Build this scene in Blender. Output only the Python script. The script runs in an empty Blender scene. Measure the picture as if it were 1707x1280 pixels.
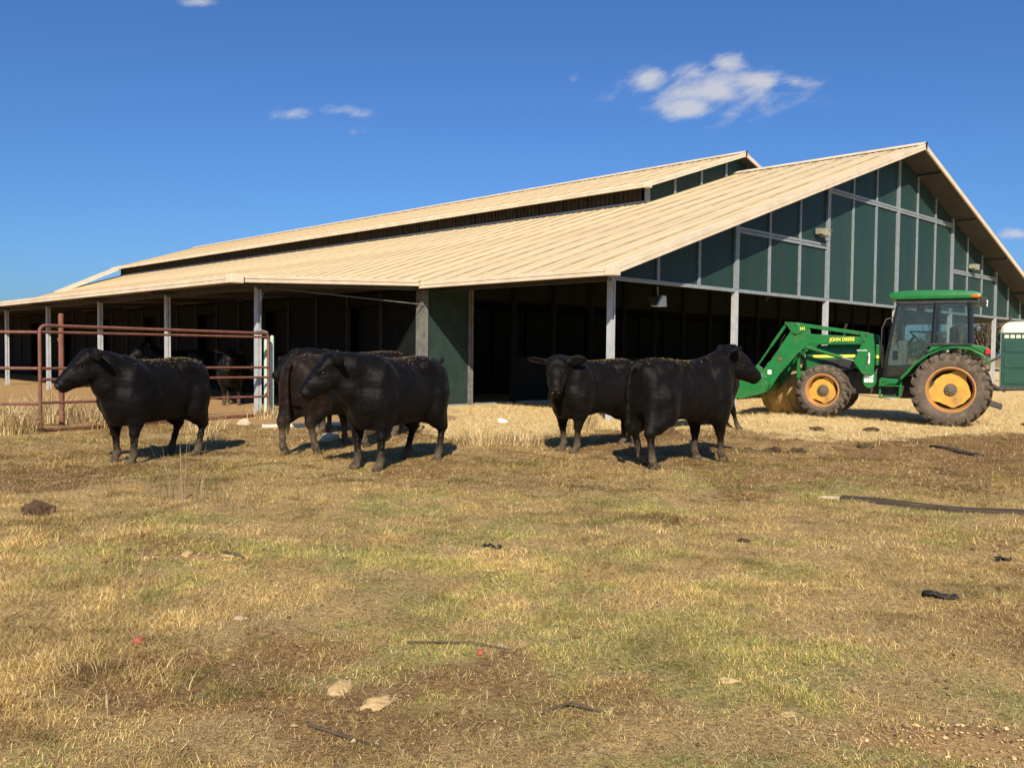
import bpy, bmesh, math, random
import numpy as np
from mathutils import Matrix, Vector
random.seed(7); RNG = np.random.default_rng(11)
R = math.radians
scene = bpy.context.scene
col = scene.collection

# ------------------------------------------------------------------ camera, sky, sun, exposure
cam_d = bpy.data.cameras.new('camera'); cam = bpy.data.objects.new('camera', cam_d); col.objects.link(cam)
cam_d.sensor_width = 36; cam_d.lens = 36*1477/1707; cam_d.clip_start = .05; cam_d.clip_end = 6000
PITCH, ROLL = 2.063, .58
cam.matrix_world = Matrix.Translation((0, 0, 1.5)) @ Matrix.Rotation(R(90-PITCH), 4, 'X') @ Matrix.Rotation(R(ROLL), 4, 'Z')
scene.camera = cam
SUN_DIR = Vector((.026, 1.244, -.88)).normalized()          # the way the light travels
sun_el = math.asin(-SUN_DIR.z); sun_az = math.atan2(-SUN_DIR.x, -SUN_DIR.y)
sun_d = bpy.data.lights.new('sun', 'SUN'); sun_d.energy = 5.0; sun_d.angle = R(.53); sun_d.color = (1, .90, .74)
sun = bpy.data.objects.new('sun', sun_d); col.objects.link(sun)
sun.rotation_euler = SUN_DIR.to_track_quat('-Z', 'Y').to_euler(); sun.location = (0, -20, 30)
scene.view_settings.view_transform = 'Standard'; scene.view_settings.look = 'None'
scene.view_settings.exposure = 0.52; scene.view_settings.gamma = 1
scene.render.resolution_x = 1024; scene.render.resolution_y = 767


def pix_dir(px, py):
    """direction in the world of a pixel of the 1707 x 1280 photograph"""
    v = Vector(((px-853.5)/1477, -(py-640)/1477, -1))
    return (cam.matrix_world.to_3x3() @ v).normalized()


class NT:
    """tiny helper around a node tree"""
    def __init__(s, tree): s.t = tree
    def n(s, kind, **kw):
        nd = s.t.nodes.new(kind)
        for k, v in kw.items(): setattr(nd, k, v)
        return nd
    def put(s, sock, v):
        if isinstance(v, bpy.types.NodeSocket): s.t.links.new(v, sock)
        elif v is not None:
            if isinstance(v, (tuple, list, Vector)) and len(v) == 3 and sock.type == 'RGBA': v = (*v, 1)
            sock.default_value = v
    def math(s, op, a, b=None, c=None, clamp=False):
        nd = s.n('ShaderNodeMath', operation=op, use_clamp=clamp)
        for i, v in enumerate((a, b, c)):
            if v is not None: s.put(nd.inputs[i], v)
        return nd.outputs[0]
    def dot(s, a, b):
        nd = s.n('ShaderNodeVectorMath', operation='DOT_PRODUCT'); s.put(nd.inputs[0], a); s.put(nd.inputs[1], b)
        return nd.outputs['Value']
    def noise(s, vec, scale, detail=4, rough=.55, dist=0., col=False):
        nd = s.n('ShaderNodeTexNoise'); s.put(nd.inputs['Vector'], vec); nd.inputs['Scale'].default_value = scale
        nd.inputs['Detail'].default_value = detail; nd.inputs['Roughness'].default_value = rough
        nd.inputs['Distortion'].default_value = dist
        return nd.outputs['Color' if col else 'Fac']
    def step(s, v, lo, hi, a=0., b=1.):
        nd = s.n('ShaderNodeMapRange', interpolation_type='SMOOTHSTEP'); s.put(nd.inputs['Value'], v)
        nd.inputs['From Min'].default_value = lo; nd.inputs['From Max'].default_value = hi
        nd.inputs['To Min'].default_value = a; nd.inputs['To Max'].default_value = b
        return nd.outputs['Result']
    def mix(s, f, a, b, mode='MIX'):
        nd = s.n('ShaderNodeMix', data_type='RGBA', blend_type=mode)
        s.put(nd.inputs[0], f); s.put(nd.inputs[6], a); s.put(nd.inputs[7], b)
        return nd.outputs[2]


world = bpy.data.worlds.new('World'); scene.world = world; world.use_nodes = True
W = NT(world.node_tree); world.node_tree.nodes.clear()
sky = W.n('ShaderNodeTexSky', sky_type='NISHITA', sun_disc=False)
sky.sun_elevation = sun_el; sky.sun_rotation = sun_az % (2*math.pi)
sky.air_density = 1.0; sky.dust_density = 1.1; sky.ozone_density = 3.0; sky.altitude = 200
SKY_S = .080
tinted = W.mix(1., sky.outputs[0], (.40, .65, 1.), 'MULTIPLY')      # camera white balance of a clear winter sky
bg = W.n('ShaderNodeBackground'); W.put(bg.inputs[0], tinted); bg.inputs[1].default_value = SKY_S
# a few small fair-weather clouds, fixed in the sky by direction
vdir = W.n('ShaderNodeTexCoord').outputs['Generated']
c0 = pix_dir(853, 180); cr = c0.cross(Vector((0, 0, 1))).normalized(); cu = cr.cross(c0)
dz = W.dot(vdir, c0); front = W.step(dz, .2, .3)
ca = W.math('DIVIDE', W.dot(vdir, cr), W.math('MAXIMUM', dz, .05)); cb = W.math('DIVIDE', W.dot(vdir, cu), W.math('MAXIMUM', dz, .05))
def cpos(px, py):
    d = pix_dir(px, py); return d.dot(cr)/d.dot(c0), d.dot(cu)/d.dot(c0)
comb = W.n('ShaderNodeCombineXYZ'); W.put(comb.inputs[0], W.math('MULTIPLY', W.math('SUBTRACT', ca, W.math('MULTIPLY', cb, .5)), .55)); W.put(comb.inputs[1], W.math('ADD', cb, W.math('MULTIPLY', ca, -.15)))
cn = W.noise(comb.outputs[0], 30, 6, .62, .3); cn2 = W.noise(comb.outputs[0], 75, 5, .6)
cmask = None
for px, py, rx, ry, g in ((1195, 150, 165, 56, .62), (1083, 132, 44, 30, 1.), (1160, 122, 55, 26, .62), (1215, 108, 48, 20, .75), (1152, 182, 56, 27, 1.), (1205, 155, 66, 26, .9), (1262, 135, 66, 22, .9), (1325, 136, 62, 17, .72),
                          (1215, 190, 60, 14, .35), (487, 189, 38, 14, .5), (580, 184, 48, 13, .6), (588, 221, 26, 7, .25), (1700, 391, 55, 14, .85), (955, 136, 9, 16, .22), (180, 441, 46, 10, .22), (330, 3, 30, 9, .5)):
    x0, y0 = cpos(px, py); rx /= 1477; ry /= 1477
    d2 = W.math('ADD', W.math('POWER', W.math('ABSOLUTE', W.math('DIVIDE', W.math('SUBTRACT', ca, x0), rx)), 2), W.math('POWER', W.math('ABSOLUTE', W.math('DIVIDE', W.math('SUBTRACT', cb, y0), ry)), 2))
    m = W.math('MULTIPLY', W.math('SUBTRACT', 1, W.math('SQRT', d2)), g)
    cmask = m if cmask is None else W.math('MAXIMUM', cmask, m)
dens = W.math('ADD', cmask, W.math('ADD', W.math('MULTIPLY', W.math('SUBTRACT', cn, .5), 1.75), W.math('MULTIPLY', W.math('SUBTRACT', cn2, .5), .55)))
cfac = W.math('MULTIPLY', W.math('MULTIPLY', W.step(dens, .05, .85), front), W.step(cmask, -.25, .12))
cbg = W.n('ShaderNodeBackground'); W.put(cbg.inputs[0], (.80, .80, .86)); cbg.inputs[1].default_value = .56
mx = W.n('ShaderNodeMixShader'); W.put(mx.inputs[0], W.math('MULTIPLY', cfac, .86)); W.t.links.new(bg.outputs[0], mx.inputs[1]); W.t.links.new(cbg.outputs[0], mx.inputs[2])
wo = W.n('ShaderNodeOutputWorld'); W.t.links.new(mx.outputs[0], wo.inputs[0])

# ------------------------------------------------------------------ materials
MATS = {}
def pmat(name, c1, c2=None, scale=6., rough=.6, metal=0., bump=.0, bscale=None, c3=None, s3=1.2, t3=(.55, .7), stretch=(1, 1, 1), spec=.5, coord='Object', bdist=.01, contrast=(.35, .65), rnd=0.):
    """noise-mixed colour, optional second stain colour, optional bump"""
    m = bpy.data.materials.new(name); m.use_nodes = True; t = NT(m.node_tree); b = m.node_tree.nodes['Principled BSDF']
    tc = t.n('ShaderNodeTexCoord').outputs[coord]
    mp = t.n('ShaderNodeMapping'); t.put(mp.inputs[0], tc); mp.inputs['Scale'].default_value = stretch; v = mp.outputs[0]
    c = c1 if c2 is None else t.mix(t.step(t.noise(v, scale, 5, .6), *contrast), c1, c2)
    if c3 is not None: c = t.mix(t.step(t.noise(v, s3, 6, .65), *t3), c, c3)
    if rnd:
        hs_ = t.n('ShaderNodeHueSaturation'); t.put(hs_.inputs['Color'], c); t.put(hs_.inputs['Value'], t.step(t.n('ShaderNodeObjectInfo').outputs['Random'], 0, 1, 1-rnd, 1+rnd)); c = hs_.outputs[0]
    t.put(b.inputs['Base Color'], c); b.inputs['Metallic'].default_value = metal
    if rough is not None: b.inputs['Roughness'].default_value = rough
    b.inputs['Specular IOR Level'].default_value = spec
    if bump:
        bn = t.n('ShaderNodeBump'); bn.inputs['Strength'].default_value = bump; bn.inputs['Distance'].default_value = bdist
        t.put(bn.inputs['Height'], t.noise(v, bscale or scale*4, 6, .65)); t.put(b.inputs['Normal'], bn.outputs[0])
    MATS[name] = m; return m
def glass(name, tint, refl=.08):
    m = bpy.data.materials.new(name); m.use_nodes = True; t = NT(m.node_tree); m.node_tree.nodes.remove(m.node_tree.nodes['Principled BSDF'])
    tr = t.n('ShaderNodeBsdfTransparent'); t.put(tr.inputs[0], tint); gl = t.n('ShaderNodeBsdfGlossy'); gl.inputs['Roughness'].default_value = .03
    fr = t.n('ShaderNodeFresnel'); fr.inputs[0].default_value = 1.5
    mx = t.n('ShaderNodeMixShader'); t.put(mx.inputs[0], t.math('ADD', t.math('MULTIPLY', fr.outputs[0], .8), refl, clamp=True)); t.t.links.new(tr.outputs[0], mx.inputs[1]); t.t.links.new(gl.outputs[0], mx.inputs[2])
    df = t.n('ShaderNodeBsdfDiffuse'); t.put(df.inputs[0], (.30, .27, .22)); m2 = t.n('ShaderNodeMixShader')
    tc = t.n('ShaderNodeTexCoord').outputs['Object']
    t.put(m2.inputs[0], t.step(t.noise(tc, 5, 6, .7), .35, .8, .005, .05)); t.t.links.new(mx.outputs[0], m2.inputs[1]); t.t.links.new(df.outputs[0], m2.inputs[2])
    t.t.links.new(m2.outputs[0], m.node_tree.nodes['Material Output'].inputs[0]); MATS[name] = m; return m

pmat('roof_sheet', (.60, .485, .295), (.52, .405, .235), .9, .55, 0, .05, 12, c3=(.40, .285, .145), s3=.8, t3=(.52, .82), stretch=(.22, 1.6, 1), spec=.25, rnd=.05)
pmat('roof_dirt', (.22, .14, .065), (.40, .28, .14), 2.5, .8, stretch=(.6, 3, 1))
pmat('cream_trim', (.66, .55, .40), (.58, .47, .32), 2., .5, 0, .02, 30, c3=(.30, .22, .13), s3=2.2, t3=(.62, .8), spec=.3)
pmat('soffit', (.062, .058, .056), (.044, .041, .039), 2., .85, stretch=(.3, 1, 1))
pmat('galvanised', (.26, .29, .30), (.21, .235, .245), 9., .5, .15, .03, 60, c3=(.17, .185, .185), s3=3, t3=(.55, .75))
pmat('wall_steel', (.17, .17, .155), (.12, .12, .11), 6., .7, 0, .03, 60, spec=.15, c3=(.07, .066, .058), s3=3, t3=(.55, .75))
pmat('steel_shaded', (.045, .045, .042), (.03, .03, .028), 6., .7, 0, spec=.1)  # darker copy of the wall steel, with the lean-to's shade in its colour
pmat('stall_shaded', (.008, .0095, .0095), (.012, .0135, .013), 3., .7, 0, .04, 50, spec=.08)  # stall panelling with the shade under the roof put into its colour
pmat('white_post', (.46, .47, .475), (.37, .38, .385), 5., .5, .1, .03, 60, c3=(.30, .285, .255), s3=2.5, t3=(.58, .8))
pmat('green_panel', (.016, .040, .034), (.019, .045, .038), 1.2, .42, 0, .02, 80, c3=(.030, .056, .048), s3=2.2, t3=(.5, .85), stretch=(1.6, 1, .14), spec=.15, rnd=.10)
pmat('stall_panel', (.020, .036, .031), (.027, .045, .038), 3., .55, 0, .04, 50, spec=.12, c3=(.10, .10, .075), s3=9., t3=(.66, .78), stretch=(1, 1, .8))
pmat('brown_louvre', (.055, .042, .028), (.03, .023, .016), 6., .8, 0, .05, 30, spec=.1, c3=(.085, .066, .044), s3=4, t3=(.55, .8), stretch=(1, 3, .3))
pmat('dark_steel', (.010, .010, .010), (.016, .015, .013), 6., .7, 0, spec=.12)
pmat('lamp_box', (.30, .29, .20), (.22, .21, .15), 12., .6)
pmat('lamp_white', (.78, .78, .76), (.62, .61, .58), 14., .5)
pmat('rust_pipe', (.19, .072, .042), (.13, .05, .03), 9., .75, 0, .15, 60, c3=(.26, .115, .065), s3=6, t3=(.55, .72), stretch=(1, 1, .6))
pmat('mint_pipe', (.42, .56, .44), (.34, .47, .37), 8., .6, 0, .05, 60, c3=(.22, .18, .12), s3=5, t3=(.62, .74))
pmat('tractor_green', (.013, .150, .034), (.011, .125, .028), 4., .32, 0, .02, 60, c3=(.10, .115, .05), s3=5., t3=(.50, .85), spec=.4)
pmat('tractor_yellow', (.56, .31, .035), (.46, .245, .035), 5., .55, 0, .03, 60, c3=(.22, .13, .06), s3=4, t3=(.56, .78))
pmat('rim_yellow', (.42, .205, .055), (.34, .155, .055), 6., .6, 0, .05, 60, c3=(.24, .13, .06), s3=5, t3=(.52, .75))
pmat('tyre', (.125, .095, .070), (.085, .066, .05), 4., .92, 0, .15, 40, c3=(.20, .15, .10), s3=6, t3=(.5, .75), spec=.2)
pmat('tyre_lug', (.055, .045, .037), (.10, .078, .056), 9., .92, 0, .25, 40, c3=(.20, .145, .09), s3=8, t3=(.5, .72), spec=.2)
pmat('black_part', (.014, .014, .014), (.028, .026, .023), 8., .5, 0, .03, 60)
pmat('black_gloss', (.010, .010, .011), (.016, .016, .016), 8., .22)
pmat('dusty_black', (.035, .031, .027), (.075, .063, .048), 7., .85, 0, .1, 40)
pmat('chrome', (.55, .55, .54), (.42, .42, .41), 9., .25, .9)
pmat('amber', (.80, .13, .02), (.70, .10, .015), 20., .25)
pmat('red_lens', (.60, .03, .03), (.45, .02, .02), 20., .25)
pmat('decal_yellow', (.80, .68, .07), (.74, .62, .06), 20., .4)
pmat('decal_white', (.80, .79, .74), (.66, .63, .56), 30., .5)
pmat('seat_vinyl', (.05, .05, .048), (.07, .066, .06), 20., .7)
pmat('cream_plastic', (.58, .54, .42), (.50, .46, .36), 12., .6)
pmat('toilet_green', (.008, .050, .034), (.011, .060, .041), 3., .45, 0, .02, 60, c3=(.06, .09, .06), s3=4, t3=(.62, .8))
pmat('toilet_roof', (.74, .68, .52), (.64, .58, .44), 5., .5, 0, .03, 30)
pmat('hay', (.52, .38, .17), (.36, .24, .10), 16., .95, 0, .7, 60, c3=(.54, .40, .19), s3=28, t3=(.45, .7), spec=.1, bdist=.04)
pmat('straw_dust', (.26, .18, .075), (.12, .08, .035), 30., .95, spec=.05)
pmat('bark', (.12, .085, .058), (.07, .05, .035), 5., .95, 0, .3, 30, spec=.1)
pmat('conifer', (.055, .075, .03), (.035, .052, .022), 3., .9, spec=.1)
pmat('old_board', (.085, .062, .045), (.05, .036, .027), 5., .9, 0, .5, 30, c3=(.17, .125, .085), s3=3, t3=(.56, .72), stretch=(.5, 7, 7), spec=.15)
pmat('split_wood', (.56, .45, .30), (.42, .32, .20), 9., .9, 0, .3, 30, stretch=(.6, 6, 6))
pmat('dung', (.095, .06, .036), (.05, .032, .02), 9., .95, 0, .6, 25, spec=.1, c3=(.16, .11, .06), s3=12, t3=(.56, .7), bdist=.02)
pmat('sandstone', (.50, .35, .17), (.40, .26, .12), 9., .95, 0, .5, 40, c3=(.58, .45, .26), s3=14, t3=(.5, .7), spec=.1)
pmat('pale_rock', (.56, .47, .33), (.45, .36, .24), 8., .95, 0, .5, 30, spec=.1)
pmat('brick_red', (.36, .11, .05), (.28, .08, .04), 20., .9, 0, .5, 40)
pmat('black_plastic', (.020, .020, .020), (.034, .033, .032), 20., .8, 0, .3, 30, spec=.1)
pmat('white_pipe', (.62, .56, .44), (.52, .46, .35), 12., .6)
pmat('ear_tag', (.80, .80, .76), (.70, .70, .66), 30., .5)
pmat('eye', (.008, .006, .005), None, rough=.08)
pmat('nose_pad', (.030, .028, .027), (.045, .041, .038), 30., .28, 0, .2, 60)
glass('cab_glass', (.80, .86, .84), .02)

def blade_mat(name, trans=.25):
    m = bpy.data.materials.new(name); m.use_nodes = True; t = NT(m.node_tree); b = m.node_tree.nodes['Principled BSDF']
    at = t.n('ShaderNodeAttribute', attribute_name='tint'); t.put(b.inputs['Base Color'], at.outputs['Color']); b.inputs['Roughness'].default_value = .75
    b.inputs['Specular IOR Level'].default_value = .15
    tl = t.n('ShaderNodeBsdfTranslucent'); t.put(tl.inputs[0], at.outputs['Color']); mx = t.n('ShaderNodeMixShader'); mx.inputs[0].default_value = trans
    t.t.links.new(b.outputs[0], mx.inputs[1]); t.t.links.new(tl.outputs[0], mx.inputs[2]); t.t.links.new(mx.outputs[0], m.node_tree.nodes['Material Output'].inputs[0])
    MATS[name] = m
blade_mat('grass_blade'); blade_mat('coat_hair', .03)

def ground_mat():
    m = bpy.data.materials.new('ground_soil'); m.use_nodes = True; t = NT(m.node_tree); b = m.node_tree.nodes['Principled BSDF']
    v = t.n('ShaderNodeTexCoord').outputs['Object']
    zn = t.n('ShaderNodeAttribute', attribute_name='zone').outputs['Color']; sp = t.n('ShaderNodeSeparateColor'); t.put(sp.inputs[0], zn)
    fine = t.noise(v, 38, 6, .7); mid = t.noise(v, 7, 6, .62); big = t.noise(v, 1.3, 5, .6); hair = t.noise(v, 120, 4, .7)
    wob = t.math('ADD', t.math('MULTIPLY', t.math('SUBTRACT', mid, .5), 1.1), t.math('MULTIPLY', t.math('SUBTRACT', fine, .5), .9))
    base = t.mix(t.step(fine, .36, .62), (.20, .125, .055), (.55, .38, .16))
    base = t.mix(t.step(mid, .48, .72), base, (.40, .265, .115))
    base = t.mix(t.step(hair, .55, .72), base, (.62, .45, .205))
    gm = t.n('ShaderNodeMapping'); t.put(gm.inputs[0], v); gm.inputs['Scale'].default_value = (1, .45, 1); gm.inputs['Rotation'].default_value = (0, 0, .5); grain = t.noise(gm.outputs[0], 330, 3, .7, .6)
    base = t.mix(t.step(grain, .52, .66), base, (.74, .56, .27)); base = t.mix(t.step(grain, .46, .34), base, (.13, .08, .036))
    grn = t.mix(t.step(fine, .4, .62), (.19, .17, .055), (.46, .39, .15))
    c = t.mix(t.step(t.math('ADD', sp.outputs['Green'], wob), .42, .80), base, grn)
    dirt = t.mix(t.step(fine, .38, .62), (.15, .082, .036), (.36, .215, .095)); dirt = t.mix(t.step(hair, .56, .7), dirt, (.50, .34, .165))
    c = t.mix(t.step(t.math('ADD', sp.outputs['Blue'], wob), .40, .78), c, dirt)
    straw = t.mix(t.step(fine, .34, .6), (.52, .35, .14), (.82, .62, .30)); straw = t.mix(t.step(hair, .52, .68), straw, (.86, .69, .38)); straw = t.mix(t.step(big, .55, .72), straw, (.36, .24, .11))
    c = t.mix(t.step(t.math('ADD', sp.outputs['Red'], t.math('MULTIPLY', wob, .8)), .38, .66), c, straw)
    al = t.n('ShaderNodeAttribute', attribute_name='zone').outputs['Alpha']
    soil = t.mix(t.step(fine, .35, .65), (.33, .195, .082), (.54, .345, .155))
    c = t.mix(t.step(t.math('ADD', al, t.math('MULTIPLY', wob, .8)), .42, .72), c, soil)
    c = t.mix(t.math('MULTIPLY', t.step(grain, .45, .33), .55), c, (.10, .06, .028))
    t.put(b.inputs['Base Color'], c); b.inputs['Roughness'].default_value = .95; b.inputs['Specular IOR Level'].default_value = .1
    bn = t.n('ShaderNodeBump'); bn.inputs['Strength'].default_value = .9; bn.inputs['Distance'].default_value = .035
    t.put(bn.inputs['Height'], t.math('ADD', t.math('MULTIPLY', fine, .7), t.math('ADD', t.math('MULTIPLY', hair, .35), mid))); t.put(b.inputs['Normal'], bn.outputs[0])
    MATS['ground_soil'] = m
ground_mat()

def hide_mat(name, coat, sheen_brown, mud_top):
    m = bpy.data.materials.new(name); m.use_nodes = True; t = NT(m.node_tree); b = m.node_tree.nodes['Principled BSDF']
    v = t.n('ShaderNodeTexCoord').outputs['Object']; xyz = t.n('ShaderNodeSeparateXYZ'); t.put(xyz.inputs[0], v)
    mp = t.n('ShaderNodeMapping'); t.put(mp.inputs[0], v); mp.inputs['Scale'].default_value = (1, 1, .35)
    n1 = t.noise(v, 5, 6, .65); n2 = t.noise(mp.outputs[0], 70, 5, .7); n3 = t.noise(v, 14, 6, .7)
    c = t.mix(t.step(n1, .35, .7), coat, sheen_brown)
    c = t.mix(t.math('MULTIPLY', t.step(n2, .55, .75), .5), c, tuple(x*1.9 for x in sheen_brown))
    wob = t.math('ADD', xyz.outputs['Z'], t.math('MULTIPLY', t.math('SUBTRACT', n3, .5), .55))
    mudc = t.mix(t.step(n3, .4, .65), (.060, .043, .029), (.16, .118, .076))
    mud = t.step(wob, mud_top, mud_top-.22)
    c = t.mix(t.math('MULTIPLY', mud, .85), c, mudc)
    t.put(b.inputs['Base Color'], c); t.put(b.inputs['Roughness'], t.math('ADD', .33, t.math('ADD', t.math('MULTIPLY', mud, .4), t.math('MULTIPLY', n3, .22))))
    b.inputs['Specular IOR Level'].default_value = .11
    b.inputs['Sheen Weight'].default_value = .03; b.inputs['Sheen Roughness'].default_value = .45; b.inputs['Sheen Tint'].default_value = (.7, .6, .5, 1)
    bn = t.n('ShaderNodeBump'); bn.inputs['Strength'].default_value = .55; bn.inputs['Distance'].default_value = .012
    t.put(bn.inputs['Height'], t.math('ADD', n2, t.math('ADD', t.math('MULTIPLY', n3, 1.2), t.math('MULTIPLY', n1, 1.5)))); t.put(b.inputs['Normal'], bn.outputs[0])
    MATS[name] = m
hide_mat('black_hide', (.0026, .0022, .0021), (.0052, .0038, .0031), .30)
hide_mat('dusty_hide', (.0032, .0026, .0023), (.0075, .0052, .0038), .36)
hide_mat('brown_hide', (.009, .006, .0045), (.022, .012, .008), .52)

# ------------------------------------------------------------------ geometry helpers
class MB:
    """collects shapes and links them as ONE mesh object"""
    def __init__(s): s.v = []; s.f = []; s.mi = []
    def add(s, verts, faces, mi=0):
        o = len(s.v); s.v += [tuple(p) for p in verts]; s.f += [tuple(i+o for i in f) for f in faces]; s.mi += [mi]*len(faces); return s
    def box(s, lo, hi, mi=0, M=None):
        (x0, y0, z0), (x1, y1, z1) = lo, hi
        vs = [Vector(p) for p in ((x0, y0, z0), (x1, y0, z0), (x1, y1, z0), (x0, y1, z0), (x0, y0, z1), (x1, y0, z1), (x1, y1, z1), (x0, y1, z1))]
        if M is not None: vs = [M @ p for p in vs]
        return s.add(vs, [(0, 3, 2, 1), (4, 5, 6, 7), (0, 1, 5, 4), (1, 2, 6, 5), (2, 3, 7, 6), (3, 0, 4, 7)], mi)
    def bar(s, a, b, w, h, mi=0, up=(0, 0, 1)):
        a, b = Vector(a), Vector(b); d = (b-a); L = d.length; d.normalize(); u = Vector(up); r = d.cross(u)
        if r.length < 1e-4: r = d.cross(Vector((1, 0, 0)))
        r.normalize(); u = r.cross(d)
        M = Matrix(((d.x, r.x, u.x, a.x), (d.y, r.y, u.y, a.y), (d.z, r.z, u.z, a.z), (0, 0, 0, 1)))
        return s.box((0, -w/2, -h/2), (L, w/2, h/2), mi, M)
    def tube(s, pts, r, n=10, mi=0, cap=True):
        pts = [Vector(p) for p in pts]; k = len(pts); rs = r if isinstance(r, (list, tuple)) else [r]*k
        o = []; prev = None
        for i, p in enumerate(pts):
            d = (pts[min(i+1, k-1)]-pts[max(i-1, 0)]).normalized()
            if prev is None:
                a = d.cross(Vector((0, 0, 1)));
                if a.length < 1e-3: a = d.cross(Vector((1, 0, 0)))
                a.normalize()
            else: a = (prev-d*prev.dot(d)).normalized()
            prev = a; b = d.cross(a)
            o += [p+(a*math.cos(2*math.pi*j/n)+b*math.sin(2*math.pi*j/n))*rs[i] for j in range(n)]
        fs = [(i*n+j, i*n+(j+1) % n, (i+1)*n+(j+1) % n, (i+1)*n+j) for i in range(k-1) for j in range(n)]
        if cap: fs += [tuple(range(n-1, -1, -1)), tuple((k-1)*n+j for j in range(n))]
        return s.add(o, fs, mi)
    def prism(s, poly, y0, y1, mi=0, M=None):
        """polygon in x-z, extruded along y"""
        n = len(poly); vs = [Vector((x, y0, z)) for x, z in poly]+[Vector((x, y1, z)) for x, z in poly]
        if M is not None: vs = [M @ p for p in vs]
        area = sum(poly[i][0]*poly[(i+1) % n][1]-poly[(i+1) % n][0]*poly[i][1] for i in range(n))
        fs = [tuple(range(n)), tuple(range(2*n-1, n-1, -1))]+[(i, i+n, (i+1) % n+n, (i+1) % n) for i in range(n)]
        if area < 0: fs = [f[::-1] for f in fs]
        if y1 < y0: fs = [f[::-1] for f in fs]
        return s.add(vs, fs, mi)
    def lathe(s, prof, n=40, mi=0, M=None, close=False):
        """profile of (radius, y) turned round the y axis"""
        k = len(prof); vs = []
        for j in range(n):
            a = 2*math.pi*j/n
            vs += [Vector((r*math.cos(a), y, r*math.sin(a))) for r, y in prof]
        if M is not None: vs = [M @ p for p in vs]
        fs = [(j*k+i, ((j+1) % n)*k+i, ((j+1) % n)*k+i+1, j*k+i+1) for j in range(n) for i in range(k-1)]
        if close: fs += [(j*k+k-1, ((j+1) % n)*k+k-1, ((j+1) % n)*k, j*k) for j in range(n)]
        return s.add(vs, fs, mi)
    def ball(s, c, r, n=10, mi=0, M=None):
        c = Vector(c); r = (r, r, r) if isinstance(r, (int, float)) else r; m = n*2; vs = []
        for i in range(1, n):
            th = math.pi*i/n
            vs += [Vector((r[0]*math.sin(th)*math.cos(2*math.pi*j/m), r[1]*math.sin(th)*math.sin(2*math.pi*j/m), r[2]*math.cos(th))) for j in range(m)]
        vs += [Vector((0, 0, r[2])), Vector((0, 0, -r[2]))]
        if M is not None: vs = [M @ p for p in vs]
        vs = [p+c for p in vs]; t, bt = (n-1)*m, (n-1)*m+1
        fs = [(i*m+j, (i+1)*m+j, (i+1)*m+(j+1) % m, i*m+(j+1) % m) for i in range(n-2) for j in range(m)]
        fs += [(t, j, (j+1) % m) for j in range(m)]+[(bt, (n-2)*m+(j+1) % m, (n-2)*m+j) for j in range(m)]
        return s.add(vs, fs, mi)
    def mesh(s, name, mats, bevel=0, smooth=False, seg=2):
        me = bpy.data.meshes.new(name); me.from_pydata(s.v, [], s.f)
        for m in (mats if isinstance(mats, (list, tuple)) else [mats]): me.materials.append(MATS[m])
        me.polygons.foreach_set('material_index', s.mi)
        if bevel or smooth:
            bm = bmesh.new(); bm.from_mesh(me)
            bmesh.ops.recalc_face_normals(bm, faces=bm.faces)
            if bevel:
                es = [e for e in bm.edges if len(e.link_faces) == 2 and e.calc_face_angle(0) > .5]
                bmesh.ops.bevel(bm, geom=es, offset=bevel, segments=seg, profile=.5, affect='EDGES', clamp_overlap=True)
            if smooth:
                for f in bm.faces: f.smooth = True
                for e in bm.edges:
                    if len(e.link_faces) == 2 and e.calc_face_angle(0) > .65: e.smooth = False
            bm.to_mesh(me); bm.free()
        me.update(); return me
    def build(s, name, mats, parent=None, bevel=0, smooth=False, seg=2):
        return link(name, s.mesh(name, mats, bevel, smooth, seg), parent)

def link(name, me, parent=None):
    o = bpy.data.objects.new(name, me); col.objects.link(o)
    if parent is not None: o.parent = parent
    return o
def tag(o, label=None, cat=None, group=None, kind=None):
    for k, v in (('label', label), ('category', cat), ('group', group), ('kind', kind)):
        if v: o[k] = v
    return o
def thing(name, label, cat, loc=(0, 0, 0), rz=0., group=None):
    o = bpy.data.objects.new(name, None); col.objects.link(o); o.empty_display_size = .2
    o.location = loc; o.rotation_euler = (0, 0, rz); return tag(o, label, cat, group)

# value noise shared by the ground, the grass and everything that stands on it
def vn(x, y, seed):
    x = np.asarray(x, float); y = np.asarray(y, float); xi = np.floor(x); yi = np.floor(y); fx = x-xi; fy = y-yi
    fx = fx*fx*(3-2*fx); fy = fy*fy*(3-2*fy)
    def h(i, j):
        q = np.sin(i*127.1+j*311.7+seed*74.7)*43758.5453; return q-np.floor(q)
    return (h(xi, yi)*(1-fx)+h(xi+1, yi)*fx)*(1-fy)+(h(xi, yi+1)*(1-fx)+h(xi+1, yi+1)*fx)*fy
def fbm(x, y, seed, o=4):
    s = 0; a = .5; t = 0
    for i in range(o): s = s+a*vn(x*2**i, y*2**i, seed+i*3.1); t += a; a *= .55
    return s/t
def sst(v, a, b):
    u = np.clip((v-a)/(b-a), 0, 1); return u*u*(3-2*u)

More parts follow.
